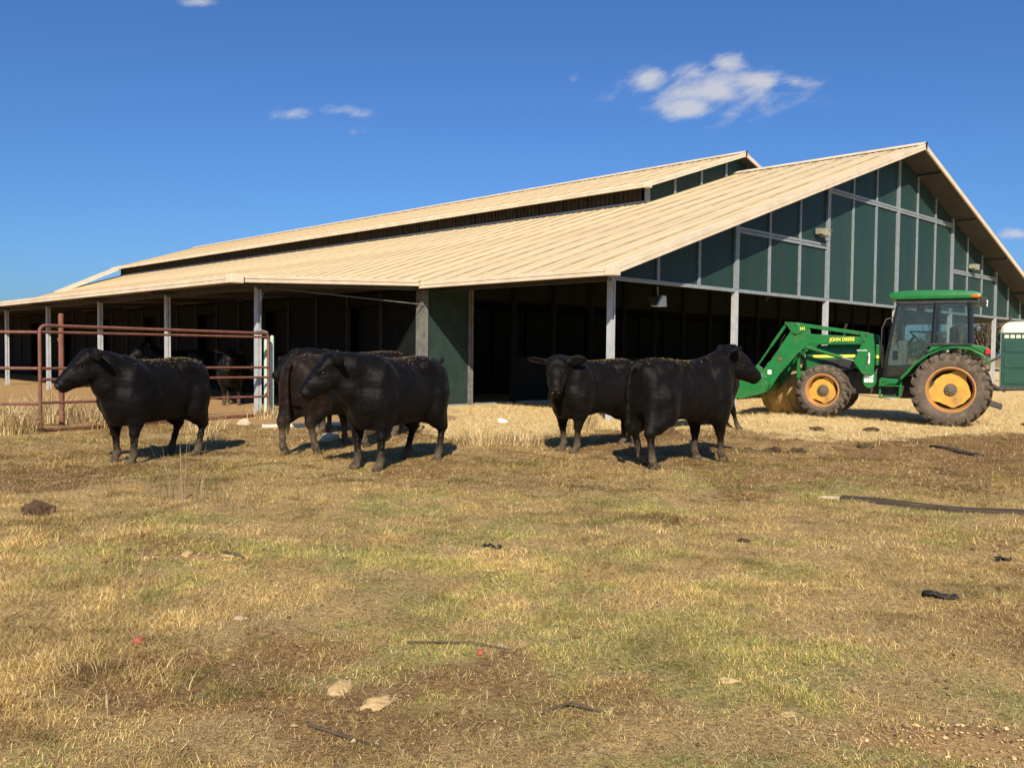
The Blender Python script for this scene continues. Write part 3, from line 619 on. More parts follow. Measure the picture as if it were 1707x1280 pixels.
# ------------------------------------------------------------------ cattle: one skin grown from a distance field
class Field:
    def __init__(s, lo, hi, h):
        s.h = h; s.lo = np.array(lo, float); n = np.ceil((np.array(hi)-s.lo)/h).astype(int)+1
        s.ax = [s.lo[i]+h*np.arange(n[i]) for i in range(3)]; s.f = np.full(n, 1., np.float32)
    def sub(s, lo, hi, m):
        sl = []
        for i in range(3):
            a = max(0, int((lo[i]-m-s.lo[i])/s.h)); b = min(len(s.ax[i]), int((hi[i]+m-s.lo[i])/s.h)+2); sl.append(slice(a, max(a+1, b)))
        sl = tuple(sl); X, Y, Z = (s.ax[0][sl[0]][:, None, None], s.ax[1][sl[1]][None, :, None], s.ax[2][sl[2]][None, None, :])
        return sl, X, Y, Z
    def join(s, sl, d, k):
        a = s.f[sl]; h = np.maximum(k-np.abs(a-d), 0)/k; s.f[sl] = np.minimum(a, d)-h*h*k*.25
    def cone(s, a, b, ra, rb, k=.05):
        a = np.array(a, float); b = np.array(b, float); m = max(ra, rb)+k+.04
        sl, X, Y, Z = s.sub(np.minimum(a, b), np.maximum(a, b), m); e = b-a; l2 = max(e@e, 1e-9)
        t = np.clip(((X-a[0])*e[0]+(Y-a[1])*e[1]+(Z-a[2])*e[2])/l2, 0, 1)
        d = np.sqrt((X-a[0]-t*e[0])**2+(Y-a[1]-t*e[1])**2+(Z-a[2]-t*e[2])**2)-(ra+(rb-ra)*t); s.join(sl, d, k)
    def chain(s, pts, rs, k=.05):
        for i in range(len(pts)-1): s.cone(pts[i], pts[i+1], rs[i], rs[i+1], k)
    def ell(s, c, r, k=.05, M=None, cut=False):
        c = np.array(c, float); r = np.array(r, float); m = r.max()+k+.04
        sl, X, Y, Z = s.sub(c, c, m); x, y, z = X-c[0], Y-c[1], Z-c[2]
        if M is not None: x, y, z = (M[0][j]*x+M[1][j]*y+M[2][j]*z for j in range(3))
        k0 = np.sqrt((x/r[0])**2+(y/r[1])**2+(z/r[2])**2); k1 = np.sqrt((x/r[0]**2)**2+(y/r[1]**2)**2+(z/r[2]**2)**2); d = k0*(k0-1)/np.maximum(k1, 1e-6)
        if cut: s.f[sl] = np.maximum(s.f[sl], -d)
        else: s.join(sl, d, k)
    def nets(s):
        f = s.f; ins = f < 0; c = ins.astype(np.int8)
        tot = sum(c[i:c.shape[0]-1+i, j:c.shape[1]-1+j, k:c.shape[2]-1+k] for i in (0, 1) for j in (0, 1) for k in (0, 1))
        act = (tot > 0) & (tot < 8); idx = np.argwhere(act); vid = np.full(act.shape, -1, np.int64); vid[act] = np.arange(len(idx))
        cs = [(i, j, k) for i in (0, 1) for j in (0, 1) for k in (0, 1)]; val = np.stack([f[idx[:, 0]+i, idx[:, 1]+j, idx[:, 2]+k] for i, j, k in cs], 1)
        P = np.zeros((len(idx), 3)); n = np.zeros(len(idx))
        for a in range(8):
            for b in range(a+1, 8):
                if sum(abs(cs[a][q]-cs[b][q]) for q in range(3)) != 1: continue
                m = (val[:, a] < 0) != (val[:, b] < 0); t = np.where(m, val[:, a]/np.where(m, val[:, a]-val[:, b], 1), 0)
                P += np.where(m[:, None], np.array(cs[a])+t[:, None]*(np.array(cs[b])-np.array(cs[a])), 0); n += m
        V = s.lo+s.h*(idx+P/n[:, None]); Q = []
        for ax in range(3):
            u, w = (ax+1) % 3, (ax+2) % 3
            A0 = [slice(None)]*3; A1 = [slice(None)]*3; A0[ax] = slice(0, -1); A1[ax] = slice(1, None); ch = ins[tuple(A0)] != ins[tuple(A1)]
            e = np.argwhere(ch); e = e[(e[:, u] > 0) & (e[:, w] > 0) & (e[:, u] < f.shape[u]-1) & (e[:, w] < f.shape[w]-1)]
            def g(du, dw):
                q = e.copy(); q[:, u] += du; q[:, w] += dw; return vid[q[:, 0], q[:, 1], q[:, 2]]
            q = np.stack([g(-1, -1), g(0, -1), g(0, 0), g(-1, 0)], 1); fl = ~ins[e[:, 0], e[:, 1], e[:, 2]]; q[fl] = q[fl][:, ::-1]; Q.append(q)
        return V, np.concatenate(Q)

def smooth_curve(xk, yk, x):
    """monotone-ish cubic through the keys"""
    xk, yk = np.array(xk, float), np.array(yk, float); m = np.gradient(yk, xk); i = np.clip(np.searchsorted(xk, x)-1, 0, len(xk)-2)
    h = xk[i+1]-xk[i]; t = np.clip((x-xk[i])/h, 0, 1)
    return (2*t**3-3*t**2+1)*yk[i]+(t**3-2*t**2+t)*h*m[i]+(-2*t**3+3*t**2)*yk[i+1]+(t**3-t**2)*h*m[i+1]

def cow(label, pos, heading, sc, poll, yaw, pitch, hide='black_hide', res=.018, fl=((.0, 0), (.0, 0)), hl=((.0, 0), (.0, 0)), tail=None, straw=300, tags=0, fat=1., group=None, belly=0.):
    F = Field((-1.2, -.72, -.03), (1.85, .72, 1.85), res)
    xs = [-.86, -.82, -.72, -.58, -.40, -.18, .08, .32, .52, .66, .74]
    top = [1.22, 1.295, 1.33, 1.35, 1.35, 1.33, 1.322, 1.335, 1.35, 1.285, 1.13]
    bot = [.96, .77, .63, .565, .54, .52-belly, .505-belly, .51, .53, .60, .78]
    hw = [.13, .215, .255, .275, .295, .315*fat, .325*fat, .295*fat, .235, .17, .07]
    sl, X, Y, Z = F.sub((-.86, -.4, .4), (.74, .4, 1.4), .14); xx = np.clip(X[:, 0, 0], xs[0], xs[-1])
    T, Bt, Hw = (smooth_curve(xs, k, xx)[:, None, None] for k in (top, bot, hw)); zc = (T+Bt)/2; hh = (T-Bt)/2; zn = (Z-zc)/hh
    ww = Hw*(1-.08*np.clip(zn, -1, 1)-.20*np.clip(zn, 0, 1)**2)*(1-.15*np.exp(-((X+.24)/.13)**2)*np.clip(zn+.15, 0, .7)-.10*np.exp(-((X-.30)/.10)**2)*np.clip(zn+.3, 0, .8)); dx = np.maximum(np.abs(X-np.clip(X, xs[0], xs[-1])), 0)
    q = (np.abs(Y/ww)**2.7+np.abs(zn)**2.7)**(1/2.7); d = (q-1)*np.minimum(ww, hh); d = np.where(dx > 0, np.sqrt(np.maximum(d, 0)**2+dx**2), d); F.join(sl, d.astype(np.float32), .02)
    for s in (-1, 1):
        F.ell((.46, s*.235, .93), (.19, .085, .34), .10); F.ell((.56, s*.20, .80), (.12, .09, .14), .08)
        F.ell((-.60, s*.185, .95), (.23, .115, .33), .09); F.ell((-.55, s*.19, .70), (.17, .085, .17), .08); F.ell((.46, s*.195, .64), (.095, .075, .15), .06); F.ell((-.42, s*.205, 1.235), (.10, .06, .06), .13); F.ell((-.80, s*.115, 1.19), (.06, .05, .06), .06)
        # fore leg
        ox, oy = fl[0] if s > 0 else fl[1]
        k_ = (.475+ox*.6, s*.185+oy*.5, .395)
        F.chain([(.46, s*.205, .82), (.44+ox*.15, s*.20, .66), k_], [.15, .118, .062], .07)
        F.chain([k_, (.478+ox*.95, s*.18+oy*.9, .15)], [.048, .040], .03); F.ell(k_, (.055, .052, .066), .03)
        ft = (.478+ox, s*.18+oy, .12)
        F.ell(ft, (.046, .048, .05), .03); F.chain([ft, (ft[0]+.055, ft[1], .035)], [.040, .050], .03); F.ell((ft[0]+.06, ft[1], .03), (.082, .058, .05), .02)
        # hind leg
        ox, oy = hl[0] if s > 0 else hl[1]
        hk = (-.77+ox*.6, s*.19+oy*.6, .455)
        F.chain([(-.58, s*.19, .86), (-.54+ox*.2, s*.20, .66), (-.67+ox*.45, s*.195+oy*.4, .53), hk], [.19, .15, .098, .064], .07); F.chain([(-.72, s*.17, .85), hk], [.12, .05], .06)
        F.chain([hk, (-.715+ox, s*.19+oy, .14)], [.049, .042], .03); F.ell((hk[0]-.02, hk[1], hk[2]), (.058, .044, .075), .03)
        ft = (-.71+ox, s*.19+oy, .12); F.ell(ft, (.048, .05, .05), .03); F.chain([ft, (ft[0]+.05, ft[1], .035)], [.040, .050], .03); F.ell((ft[0]+.055, ft[1], .03), (.082, .058, .05), .02)
    F.ell((.62, 0, .77), (.13, .12, .20), .12); F.ell((.56, 0, .595), (.14, .11, .10), .08); F.ell((-.52, 0, .60), (.16, .13, .09), .07)
    # neck and head
    po = np.array(poll, float); cy, sy, cp, sp = math.cos(R(yaw)), math.sin(R(yaw)), math.cos(R(pitch)), math.sin(R(pitch))
    hx = np.array([cy*cp, sy*cp, -sp]); hy = np.array([-sy, cy, 0]); hz = np.cross(hx, hy); HM = np.stack([hx, hy, hz], 1)
    hs = 1.03; H = lambda a, b, c: po+(hx*a+hy*b+hz*c)*hs
    def hc(pts, rs, k=.05): F.chain([H(*q) for q in pts], [r*hs for r in rs], k)
    def he(c, r, k, M=HM, cut=False): F.ell(H(*c), tuple(q*hs for q in r), k, M, cut)
    n1 = po-hx*.04-hz*.03; mid = np.array([.60, 0, 1.12])*.5+n1*.5+np.array([.0, 0, .02])
    F.chain([(.40, 0, 1.12), mid, n1], [.20, .150, .105], .10); j = H(.08, 0, -.17); mj = np.array([.62, 0, .84])*.5+j*.5
    F.chain([(.56, 0, .84), mj, j], [.17, .12, .075], .10); F.chain([mid, mj], [.12, .105], .10)
    for yy in (-1, 1): F.chain([(.5, yy*.1, 1.06), mid+hy*yy*.02], [.15, .11], .10)
    hc([(-.01, 0, -.02), (.16, 0, -.025), (.32, 0, -.045), (.44, 0, -.06)], [.122, .112, .090, .080])
    hc([(.06, 0, -.14), (.24, 0, -.135), (.41, 0, -.11)], [.108, .082, .064]); he((.455, 0, -.060), (.050, .086, .076), .02); he((.462, 0, -.115), (.042, .068, .045), .02); he((.01, 0, .07), (.06, .065, .055), .05)
    for s in (-1, 1):
        he((.15, s*.095, .035), (.065, .035, .032), .03); he((.19, s*.085, -.11), (.12, .04, .085), .05); he((.05, s*.07, .03), (.08, .06, .07), .05)
        e = hy*s*.97-hx*.16+hz*.06; e = e/np.linalg.norm(e); e3 = np.cross(e, hz); e3 = e3/np.linalg.norm(e3); EM = np.stack([e, e3, np.cross(e, e3)], 1)
        EM = EM @ np.array([[1, 0, 0], [0, math.cos(1.2), -math.sin(1.2)], [0, math.sin(1.2), math.cos(1.2)]])
        c = H(-.02, s*.11, .01); F.chain([c, c+e*.07], [.045, .042], .03); F.ell(c+e*.16, (.148, .088, .026), .02, EM)
        he((.512, s*.045, -.035), (.022, .018, .016), 0, cut=True); he((.165, s*.128, -.005), (.032, .016, .025), 0, cut=True)
    tl = tail or [(-.84, 0, 1.27), (-.915, 0, 1.20), (-.945, 0, 1.0), (-.94, 0, .72), (-.93, 0, .50), (-.93, 0, .30)]
    F.chain(tl, ([.05, .036, .026, .024, .044, .018]+[.02]*5)[:len(tl)], .025)
    gx_, gy_, gz_ = (F.ax[0][:, None, None], F.ax[1][None, :, None], F.ax[2][None, None, :])      # coat relief
    F.f += (.0035*np.sin(gx_*31+gy_*17+2*np.sin(gz_*13))*np.sin(gz_*27+gy_*11+1.7*np.sin(gx_*9))+.0025*np.sin(gx_*63+gz_*41+gy_*23)*np.sin(gz_*55-gx_*37)).astype(np.float32)
    F.f[:, :, :2] = np.maximum(F.f[:, :, :2], .004)
    V, Q = F.nets()
    for _ in range(2):
        acc = np.zeros_like(V); cn_ = np.zeros(len(V))
        for a in range(4):
            np.add.at(acc, Q[:, a], V[Q[:, (a+1) % 4]]+V[Q[:, a-1]]); np.add.at(cn_, Q[:, a], 2)
        V = V*.45+.55*acc/np.maximum(cn_, 1)[:, None]
    V = V*sc
    root = thing('cow', label, 'cow', (pos[0], pos[1], float(gz(*pos))-.012), R(heading), group)
    off = np.array([.1*sc, 0, 0])
    body = link('body', np_mesh('body', V+off, Q, hide, None, True), root)
    for s in (-1, 1):
        c = H(.163, s*.118, -.004)*sc+off; MB().ball(c, .023*sc, 8).build('eye', 'eye', root, smooth=True)
    NM = Matrix(((hx[0], hy[0], hz[0]), (hx[1], hy[1], hz[1]), (hx[2], hy[2], hz[2])))
    nose = MB().ball(H(.478, 0, -.050)*sc+off, tuple(q*hs*sc for q in (.036, .066, .046)), 10, M=NM).build('nose', 'nose_pad', root, smooth=True)
    for s in (-1, 1): MB().ball(H(.505, s*.042, -.040)*sc+off, tuple(q*hs*sc for q in (.012, .015, .011)), 8, M=NM).build('nostril', 'eye', nose, smooth=True)
    if res < .022:
        r_ = np.random.default_rng(17); nh = 13000 if res < .017 else 8000; qi = r_.integers(0, len(Q), nh); w4 = r_.dirichlet((1, 1, 1, 1), nh); pb = (V[Q[qi]]*w4[..., None]).sum(1); qn = np.cross(V[Q[:, 2]]-V[Q[:, 0]], V[Q[:, 3]]-V[Q[:, 1]]); qn /= np.maximum(np.linalg.norm(qn, axis=1), 1e-9)[:, None]; nn_ = qn[qi]
        fw = np.array([-.55, 0, -.8])+r_.normal(0, .28, (nh, 3)); fw -= nn_*(fw*nn_).sum(1)[:, None]; fw /= np.maximum(np.linalg.norm(fw, axis=1), .2)[:, None]; hd = pb[:, 0] > .72*sc
        pol = np.linalg.norm(pb-H(.0, 0, .08)*sc, axis=1) < .13*sc; hl_ = r_.uniform(.008, .022, nh)*np.where(hd, .7, 1)*np.where(pol, 3.2, 1); tip = pb+(fw*np.where(pol, .5, .9)[:, None]+nn_*(r_.uniform(.12, .42, nh)+np.where(pol, .4, 0))[:, None])*hl_[:, None]; sv = np.cross(nn_, fw)*.0028; lowz = pb[:, 2] < (.30+.12*r_.random(nh))*sc; hv = np.stack([pb-sv, pb+sv, tip], 1).reshape(-1, 3)+off
        hc_ = np.array([[.0034, .0028, .0026]])*r_.uniform(.5, 1.6, (nh, 1))+np.array([[.007, .0045, .003]])*(r_.random((nh, 1)) < .12); hc_[lowz] = np.array([.105, .075, .048])*r_.uniform(.4, 1.4, (lowz.sum(), 1)); keep = (pb[:, 2] > .06*sc); kk = np.repeat(keep, 3)
        hv = hv[kk]; tag(link('coat', np_mesh('coat', hv, np.arange(len(hv)).reshape(-1, 3), 'coat_hair', ('tint', np.concatenate([np.repeat(hc_, 3, 0)[kk], np.ones((len(hv), 1))], 1))), root), kind='stuff')
    if straw:
        m = []; r_ = np.random.default_rng(int(abs(pos[0]*100+pos[1]*10))); straw *= 2; sx = r_.normal(-.25, .30, straw); sy = r_.normal(0, .13, straw); vs = []; fs = []
        for a, b in zip(np.clip(sx, -.78, .5), sy):
            i = np.argmin((V[:, 0]/sc-a)**2+(V[:, 1]/sc-b)**2+(V[:, 2]/sc-1.42)**2*.35); p = V[i]+off+np.array([0, 0, .006]); an = r_.uniform(0, 6.28); ln = r_.uniform(.008, .03) if r_.random() < .95 else .08; wd = r_.uniform(.0015, .0035)
            dv = np.array([math.cos(an)*ln, math.sin(an)*ln*.8, r_.normal(0, .008)]); sv = np.array([-math.sin(an)*wd, math.cos(an)*wd, .001]); k = len(vs); vs += [p-dv/2-sv, p-dv/2+sv, p+dv/2+sv, p+dv/2-sv]; fs.append((k, k+1, k+2, k+3))
        tag(link('straw', np_mesh('straw', np.array(vs), np.array(fs), 'straw_dust'), root), kind='stuff')
    if tags:
        for s in ((1,) if tags == 1 else (-1, 1)):
            c = (H(-.03, s*.21, -.055))*sc+off; MB().box((-.006, -.022, -.045), (.006, .022, .012), 0, Matrix.Translation(c) @ Matrix.Rotation(R(yaw+20), 4, 'Z')).build('ear_tag', 'ear_tag', root, bevel=.004)
    return root

cow('stocky black cow standing broadside in front of the rusty gate, straw along its back', (-4.88, 12.2), 247, 1.03, (.90, -.10, 1.35), -30, 37, res=.016, fl=((.03, .02), (-.06, 0)), hl=((.06, 0), (.16, 0)), straw=600, fat=1.04)
cow('black cow with muddy forefeet and head swung sideways, in front of the brown-legged cow', (-1.50, 11.8), 240, 1.07, (.92, -.20, 1.27), -36, 40, res=.016, fl=((.05, .03), (0, 0)), hl=((.04, .02), (.18, 0)), straw=420, fat=1.02,
    tail=[(-.84, 0, 1.27), (-.91, .02, 1.25), (-.95, .04, 1.28), (-.965, .06, 1.32)])
cow('black cow with fuzzy poll turning its face straight out, before the white corner post', (1.34, 13.75), 220, 1.05, (.88, .15, 1.28), 46, 44, 'dusty_hide', .016, fl=((.02, 0), (-.06, 0)), hl=((.0, 0), (-.16, 0)), straw=300, fat=.95, belly=-.04)
cow('black cow seen from behind with tail hanging, facing the green loader bucket', (2.25, 11.98), 37, 1.06, (.84, -.06, 1.42), -30, 33, 'dusty_hide', .016, fl=((-.05, 0), (.08, .02)), hl=((.16, .02), (-.10, -.06)), straw=380, belly=-.06, fat=.96,
    tail=[(-.84, 0, 1.28), (-.92, .02, 1.22), (-.955, .03, 1.02), (-.95, .04, .74), (-.93, .05, .54), (-.90, .05, .36)])
cow('black cow mostly hidden behind others, one foreleg forward on the straw near the loader bucket', (3.60, 17.4), 14, 1.02, (.78, .22, 1.10), 95, 50, 'black_hide', .024, fl=((.18, 0), (.22, 0)), straw=80)
cow('brownish black cow seen from behind with dung-caked hind legs, behind the sideways-looking cow', (-2.72, 13.15), 62, 1.06, (.95, .1, 1.22), 35, 38, 'brown_hide', .018, hl=((-.05, .05), (.08, -.02)), straw=200)
cow('black cow with straw-strewn back standing side-on beside the white pole', (-2.68, 15.75), 176, 1.10, (.95, .02, 1.27), 15, 38, 'dusty_hide', .02, straw=600)
cow('black cow with pale ear tags deep in the shade under the roof, broadside', (-10.1, 27.2), 185, 1.1, (.95, 0, 1.40), 35, 32, 'black_hide', .026, straw=0, tags=2)
cow('black cow facing out between the gate rails from the shade of the roof', (-7.65, 24.3), 283, 1.04, (.95, 0, 1.34), -8, 48, 'dusty_hide', .024, straw=60)
cow('black cow with only its muzzle poking past the grey barn post', (-5.0, 22.2), 182, 1.04, (.95, 0, 1.28), 0, 25, 'black_hide', .024, straw=60)

# ------------------------------------------------------------------ tractor (x forward, y to its left, z up)
TRL = np.array([9.80, 19.66]); TRA = math.atan2(.469, -.883)
trac = thing('tractor', 'green and yellow farm tractor with glazed cab and front loader', 'tractor', (TRL[0], TRL[1], 0), TRA)
def wheel(parent, x, y, z, Rr, wd, rimr, lugs, name, steer=0., flip=1, rear=True):
    """outer side faces +y times flip"""
    w = bpy.data.objects.new(name, None); col.objects.link(w); w.parent = parent; w.location = (x, y, z); w.rotation_euler = (R(0), 0, R(steer)+(0 if flip > 0 else math.pi))
    h = wd/2; rb = Rr-.055
    prof = [(rimr, -h*.80), (rimr+.04, -h*.92), ((rimr+rb)*.5, -h*1.02), (rb-.05, -h*.95), (rb-.005, -h*.74), (rb, 0), (rb-.005, h*.74), (rb-.05, h*.95), ((rimr+rb)*.5, h*1.02), (rimr+.04, h*.92), (rimr, h*.80), (rimr-.015, h*.6), (rimr-.015, -h*.6)]
    MB().lathe(prof, 56, close=True).build('tyre', 'tyre', w, smooth=True)
    ml = MB()
    for i in range(lugs):
        for sd in (-1, 1):
            a0 = 2*math.pi*(i+(.5 if sd > 0 else 0))/lugs; sw = 2.2/lugs*2.6
            rows = []
            for t in np.linspace(0, 1, 6):
                yy = sd*(h*.02+t*h*1.03); aa = a0-sw*t; ro = Rr-.012*t-(.05 if t == 1 else 0)*1.3+random.uniform(-.004, .004); ri = rb-.03-.06*t**4; hwid = (.030+.012*t)/Rr
                rows.append([(ri, aa-hwid*1.35, yy), (ro, aa-hwid, yy), (ro, aa+hwid, yy), (ri, aa+hwid*1.35, yy)])
            vs = [(r*math.cos(a), y_, r*math.sin(a)) for row in rows for r, a, y_ in row]
            fs = [(k*4+j, k*4+j+1, k*4+j+5, k*4+j+4) for k in range(5) for j in range(3)]+[(0, 1, 2, 3), (20, 21, 22, 23)]
            ml.add(vs, fs)
    ml.build('tread_lugs', 'tyre_lug', w, smooth=False)
    MB().lathe([(rimr-.02, -h*.75), (rimr+.012, h*.80), (rimr+.016, h*.86), (rimr-.012, h*.88), (rimr-.035, h*.72), (rimr-.055, h*.25), (rimr-.06, -h*.7)], 48).build('rim', 'rim_yellow', w, smooth=True)
    d = MB(); nn = 96; poly = []
    for i in range(nn):
        a = 2*math.pi*i/nn
        if rear: r = rimr*(.80+.07*math.cos(3*a+.6)+.05*math.cos(5*a+2.)+.04*math.cos(2*a+1.)+.015*math.cos(11*a))
        else: r = rimr*(.78+.05*math.cos(8*a)+.025*math.cos(3*a))
        poly.append((r*math.cos(a), r*math.sin(a)))
    yd = h*.22 if rear else h*.28
    d.prism(poly, yd-.03, yd)
    d.build('wheel_disc', 'tractor_yellow', w, bevel=.006)
    MB().lathe([(0.001, -h*.5), (rimr*.97-.05, -h*.5), (rimr*.97-.05, -h*.52)], 32).build('brake_drum', 'dusty_black', w)
    hb = MB().lathe([(0.001, yd+.075), (.055, yd+.07), (.075, yd+.05), (.125 if rear else .11, yd+.03), (.13 if rear else .115, yd+.0)], 28)
    hub = hb.build('hub', 'dusty_black' if not rear else 'tyre', w, smooth=True)
    for i in range(8):
        a = 2*math.pi*i/8; MB().tube([(.095*math.cos(a), yd+.02, .095*math.sin(a)), (.095*math.cos(a), yd+.055, .095*math.sin(a))], .013, 6).build('bolt', 'chrome' if rear else 'dusty_black', hub)
    if not rear:
        for i in range(8):
            a = 2*math.pi*(i+.5)/8; MB().ball((rimr*.60*math.cos(a), yd+.005, rimr*.60*math.sin(a)), (.045, .018, .045), 6).build('rim_clamp', 'tractor_yellow', hub, smooth=True)
    return w
wheel(trac, .03, .79, .79, .80, .44, .475, 22, 'rear_wheel'); wheel(trac, .03, -.79, .79, .80, .44, .475, 22, 'rear_wheel', flip=-1)
wheel(trac, 2.63, .78, .70, .59, .34, .365, 18, 'front_wheel', steer=-5); wheel(trac, 2.63, -.78, .70, .59, .34, .365, 18, 'front_wheel', steer=-5, flip=-1)
G, K = 'tractor_green', 'black_part'
# chassis, axles, engine, bonnet
ch = MB().box((-.35, -.28, .55), (1.1, .28, 1.05)).box((1.1, -.22, .62), (2.2, .22, 1.15)).box((2.2, -.17, .72), (3.0, .17, 1.15)).build('chassis', 'dusty_black', trac, bevel=.03)
MB().tube([(.03, -.7, .79), (.03, .7, .79)], .13, 16).build('rear_axle', 'dusty_black', trac, smooth=True); MB().bar((2.63, -.7, .68), (2.63, .7, .68), .16, .16).build('front_axle', 'dusty_black', trac, bevel=.03)
hood = MB(); hp = [(1.62, 1.20), (1.62, 1.74), (2.2, 1.755), (2.8, 1.72), (3.08, 1.62), (3.13, 1.38), (3.10, 1.12), (2.75, 1.12), (2.5, 1.20)]
hood.prism(hp, -.33, .33); hood.build('bonnet', G, trac, bevel=.05, smooth=True, seg=3)
for s in (-1, 1):
    MB().prism([(1.72, 1.46), (2.95, 1.44), (2.95, 1.50), (1.72, 1.53)], s*.335, s*.339).build('yellow_stripe', 'decal_yellow', trac)
    MB().prism([(2.05, 1.16), (2.75, 1.16), (2.85, 1.40), (2.05, 1.42)], s*.334, s*.345).build('side_grille', K, trac)
MB().box((3.09, -.28, 1.16), (3.145, .28, 1.58)).build('front_grille', K, trac, bevel=.02)
for s in (-1, 1): MB().box((3.12, s*.24-.07, 1.42), (3.155, s*.24+.07, 1.54)).build('headlight', 'decal_white', trac, bevel=.015)
MB().box((1.15, -.36, 1.05), (1.62, .36, 1.30)).build('side_cowl', 'dusty_black', trac, bevel=.04)
MB().box((2.7, -.24, .85), (3.30, .24, 1.12)).build('front_weight_bracket', G, trac, bevel=.03)
gg = MB()
for s in (-1, 1): gg.bar((3.27, s*.33, .95), (3.27, s*.33, 1.66), .07, .07)
gg.bar((3.27, -.36, 1.66), (3.27, .36, 1.66), .06, .06).bar((3.27, -.33, 1.3), (3.27, .33, 1.3), .05, .05); gg.build('grille_guard', G, trac, bevel=.012)
MB().tube([(2.35, -.26, 1.7), (2.35, -.26, 2.1), (2.3, -.26, 2.25)], .035, 12).build('exhaust', K, trac, smooth=True)
# cab
cab = bpy.data.objects.new('cab', None); col.objects.link(cab); cab.parent = trac
MB().box((-.42, -.62, 1.05), (1.30, .62, 1.30)).build('cab_floor', 'dusty_black', cab, bevel=.03)
rf = MB(); rp_ = [(1.30, 2.77), (1.33, 2.84), (1.24, 2.905), (.9, 2.935), (.1, 2.93), (-.35, 2.90), (-.50, 2.85), (-.53, 2.78), (-.48, 2.73), (1.26, 2.73)]
rf.prism(rp_, -.74, .74); rf.build('cab_roof', G, cab, bevel=.05, smooth=True, seg=3)
MB().box((-.44, -.68, 2.62), (1.16, .68, 2.735)).build('roof_lining', K, cab, bevel=.02)
for s in (-1, 1):
    def pil(name, pts, r=.035): return MB().tube([(x, s*y, z) for x, y, z in pts], r, 8).build(name, 'black_gloss', cab, smooth=True)
    pil('front_pillar', [(1.11, .66, 2.66), (1.22, .70, 2.10), (1.31, .72, 1.55), (1.36, .70, 1.05)], .038)
    pil('middle_pillar', [(.36, .69, 2.66), (.40, .73, 1.75)], .05)
    pil('rear_pillar', [(-.29, .67, 2.66), (-.33, .70, 1.72)], .055)
    pil('door_sill', [(1.36, .70, 1.05), (1.02, .72, 1.03), (.86, .73, 1.22)], .028)
    pil('door_rail', [(1.12, .68, 2.62), (.36, .70, 2.62)], .022)
    pil('quarter_sill', [(.42, .72, 1.76), (-.34, .71, 1.74)], .03)
    dg = MB().prism([(1.11, 2.62), (.40, 2.62), (.44, 1.76), (.62, 1.55), (.86, 1.24), (1.03, 1.06), (1.35, 1.07), (1.30, 1.55), (1.21, 2.1)], s*.700, s*.708).build('door_glass', 'cab_glass', cab)
    MB().box((.50, s*.715-.015, 1.68), (.62, s*.715+.015, 1.73)).build('door_handle', K, dg)
    MB().prism([(.33, 2.62), (-.25, 2.62), (-.28, 1.77), (.37, 1.79)], s*.690, s*.698).build('quarter_glass', 'cab_glass', cab)
    MB().ball((1.285, s*.64, 2.79), (.035, .085, .042), 8).build('amber_lamp', 'amber', cab, smooth=True)
    MB().ball((-.40, s*.735, 2.785), (.10, .025, .037), 8).build('amber_lamp', 'amber', cab, smooth=True)
    MB().box((-.60, s*.60-.07, 2.62), (-.48, s*.60+.07, 2.76)).build('work_lamp', K, cab, bevel=.015); MB().ball((-.61, s*.60, 2.66), (.02, .05, .05), 8).build('lamp_lens', 'lamp_white', cab, smooth=True)
    # mirror arm
    MB().tube([(1.18, s*.72, 2.35), (1.34, s*.85, 2.30), (1.42, s*.86, 2.1), (1.44, s*.82, 1.5), (1.40, s*.75, 1.25)], .016, 8).build('grab_rail', K, cab, smooth=True)
MB().prism([(1.10, 2.62), (1.30, 1.55), (1.34, 1.32), (1.315, 1.32), (1.08, 2.62)], -.62, .62).build('windscreen', 'cab_glass', cab)
MB().box((-.345, -.62, 1.75), (-.338, .62, 2.60)).build('rear_glass', 'cab_glass', cab)
seat = MB().box((.05, -.27, 1.45), (.58, .27, 1.60)).box((-.05, -.26, 1.55), (.10, .26, 2.15)).build('seat', 'seat_vinyl', cab, bevel=.05, smooth=True, seg=3)
MB().box((.95, -.22, 1.2), (1.15, .22, 1.85)).build('dash', 'cream_plastic', cab, bevel=.04); MB().prism([(1.02, 1.15), (1.30, 1.15), (1.28, 1.62), (1.16, 1.74), (1.02, 1.50)], .50, .60).build('side_console', 'cream_plastic', cab, bevel=.02)
MB().box((1.10, .60, 1.42), (1.20, .645, 1.62)).build('console_switch', K, cab, bevel=.015)
MB().tube([(.95, 0, 1.75), (.82, 0, 1.95)], .025, 8).tube([(.82+.10*math.sin(R(30))*math.cos(a)*1.9, .19*math.sin(a), 1.95+.17*math.cos(a)*.6) for a in np.linspace(0, 2*math.pi, 25)], .014, 8).build('steering_wheel', K, cab, smooth=True)
MB().prism([(.28, 1.98), (.95, 2.06), (.95, 2.09), (.28, 2.07)], -.66, -.52).build('arm_rest', 'cream_plastic', cab, bevel=.008)
MB().box((.0, .42, 1.72), (.12, .62, 1.80)).build('tool_tray', 'cream_plastic', cab, bevel=.015)
MB().box((.62, -.2, 2.50), (.78, .2, 2.62)).build('sun_visor', K, cab, bevel=.02)
MB().prism([(-.18, 2.55), (.22, 2.55), (.22, 2.62), (-.18, 2.62)], .45, .66).build('cab_speaker', K, cab, bevel=.015)
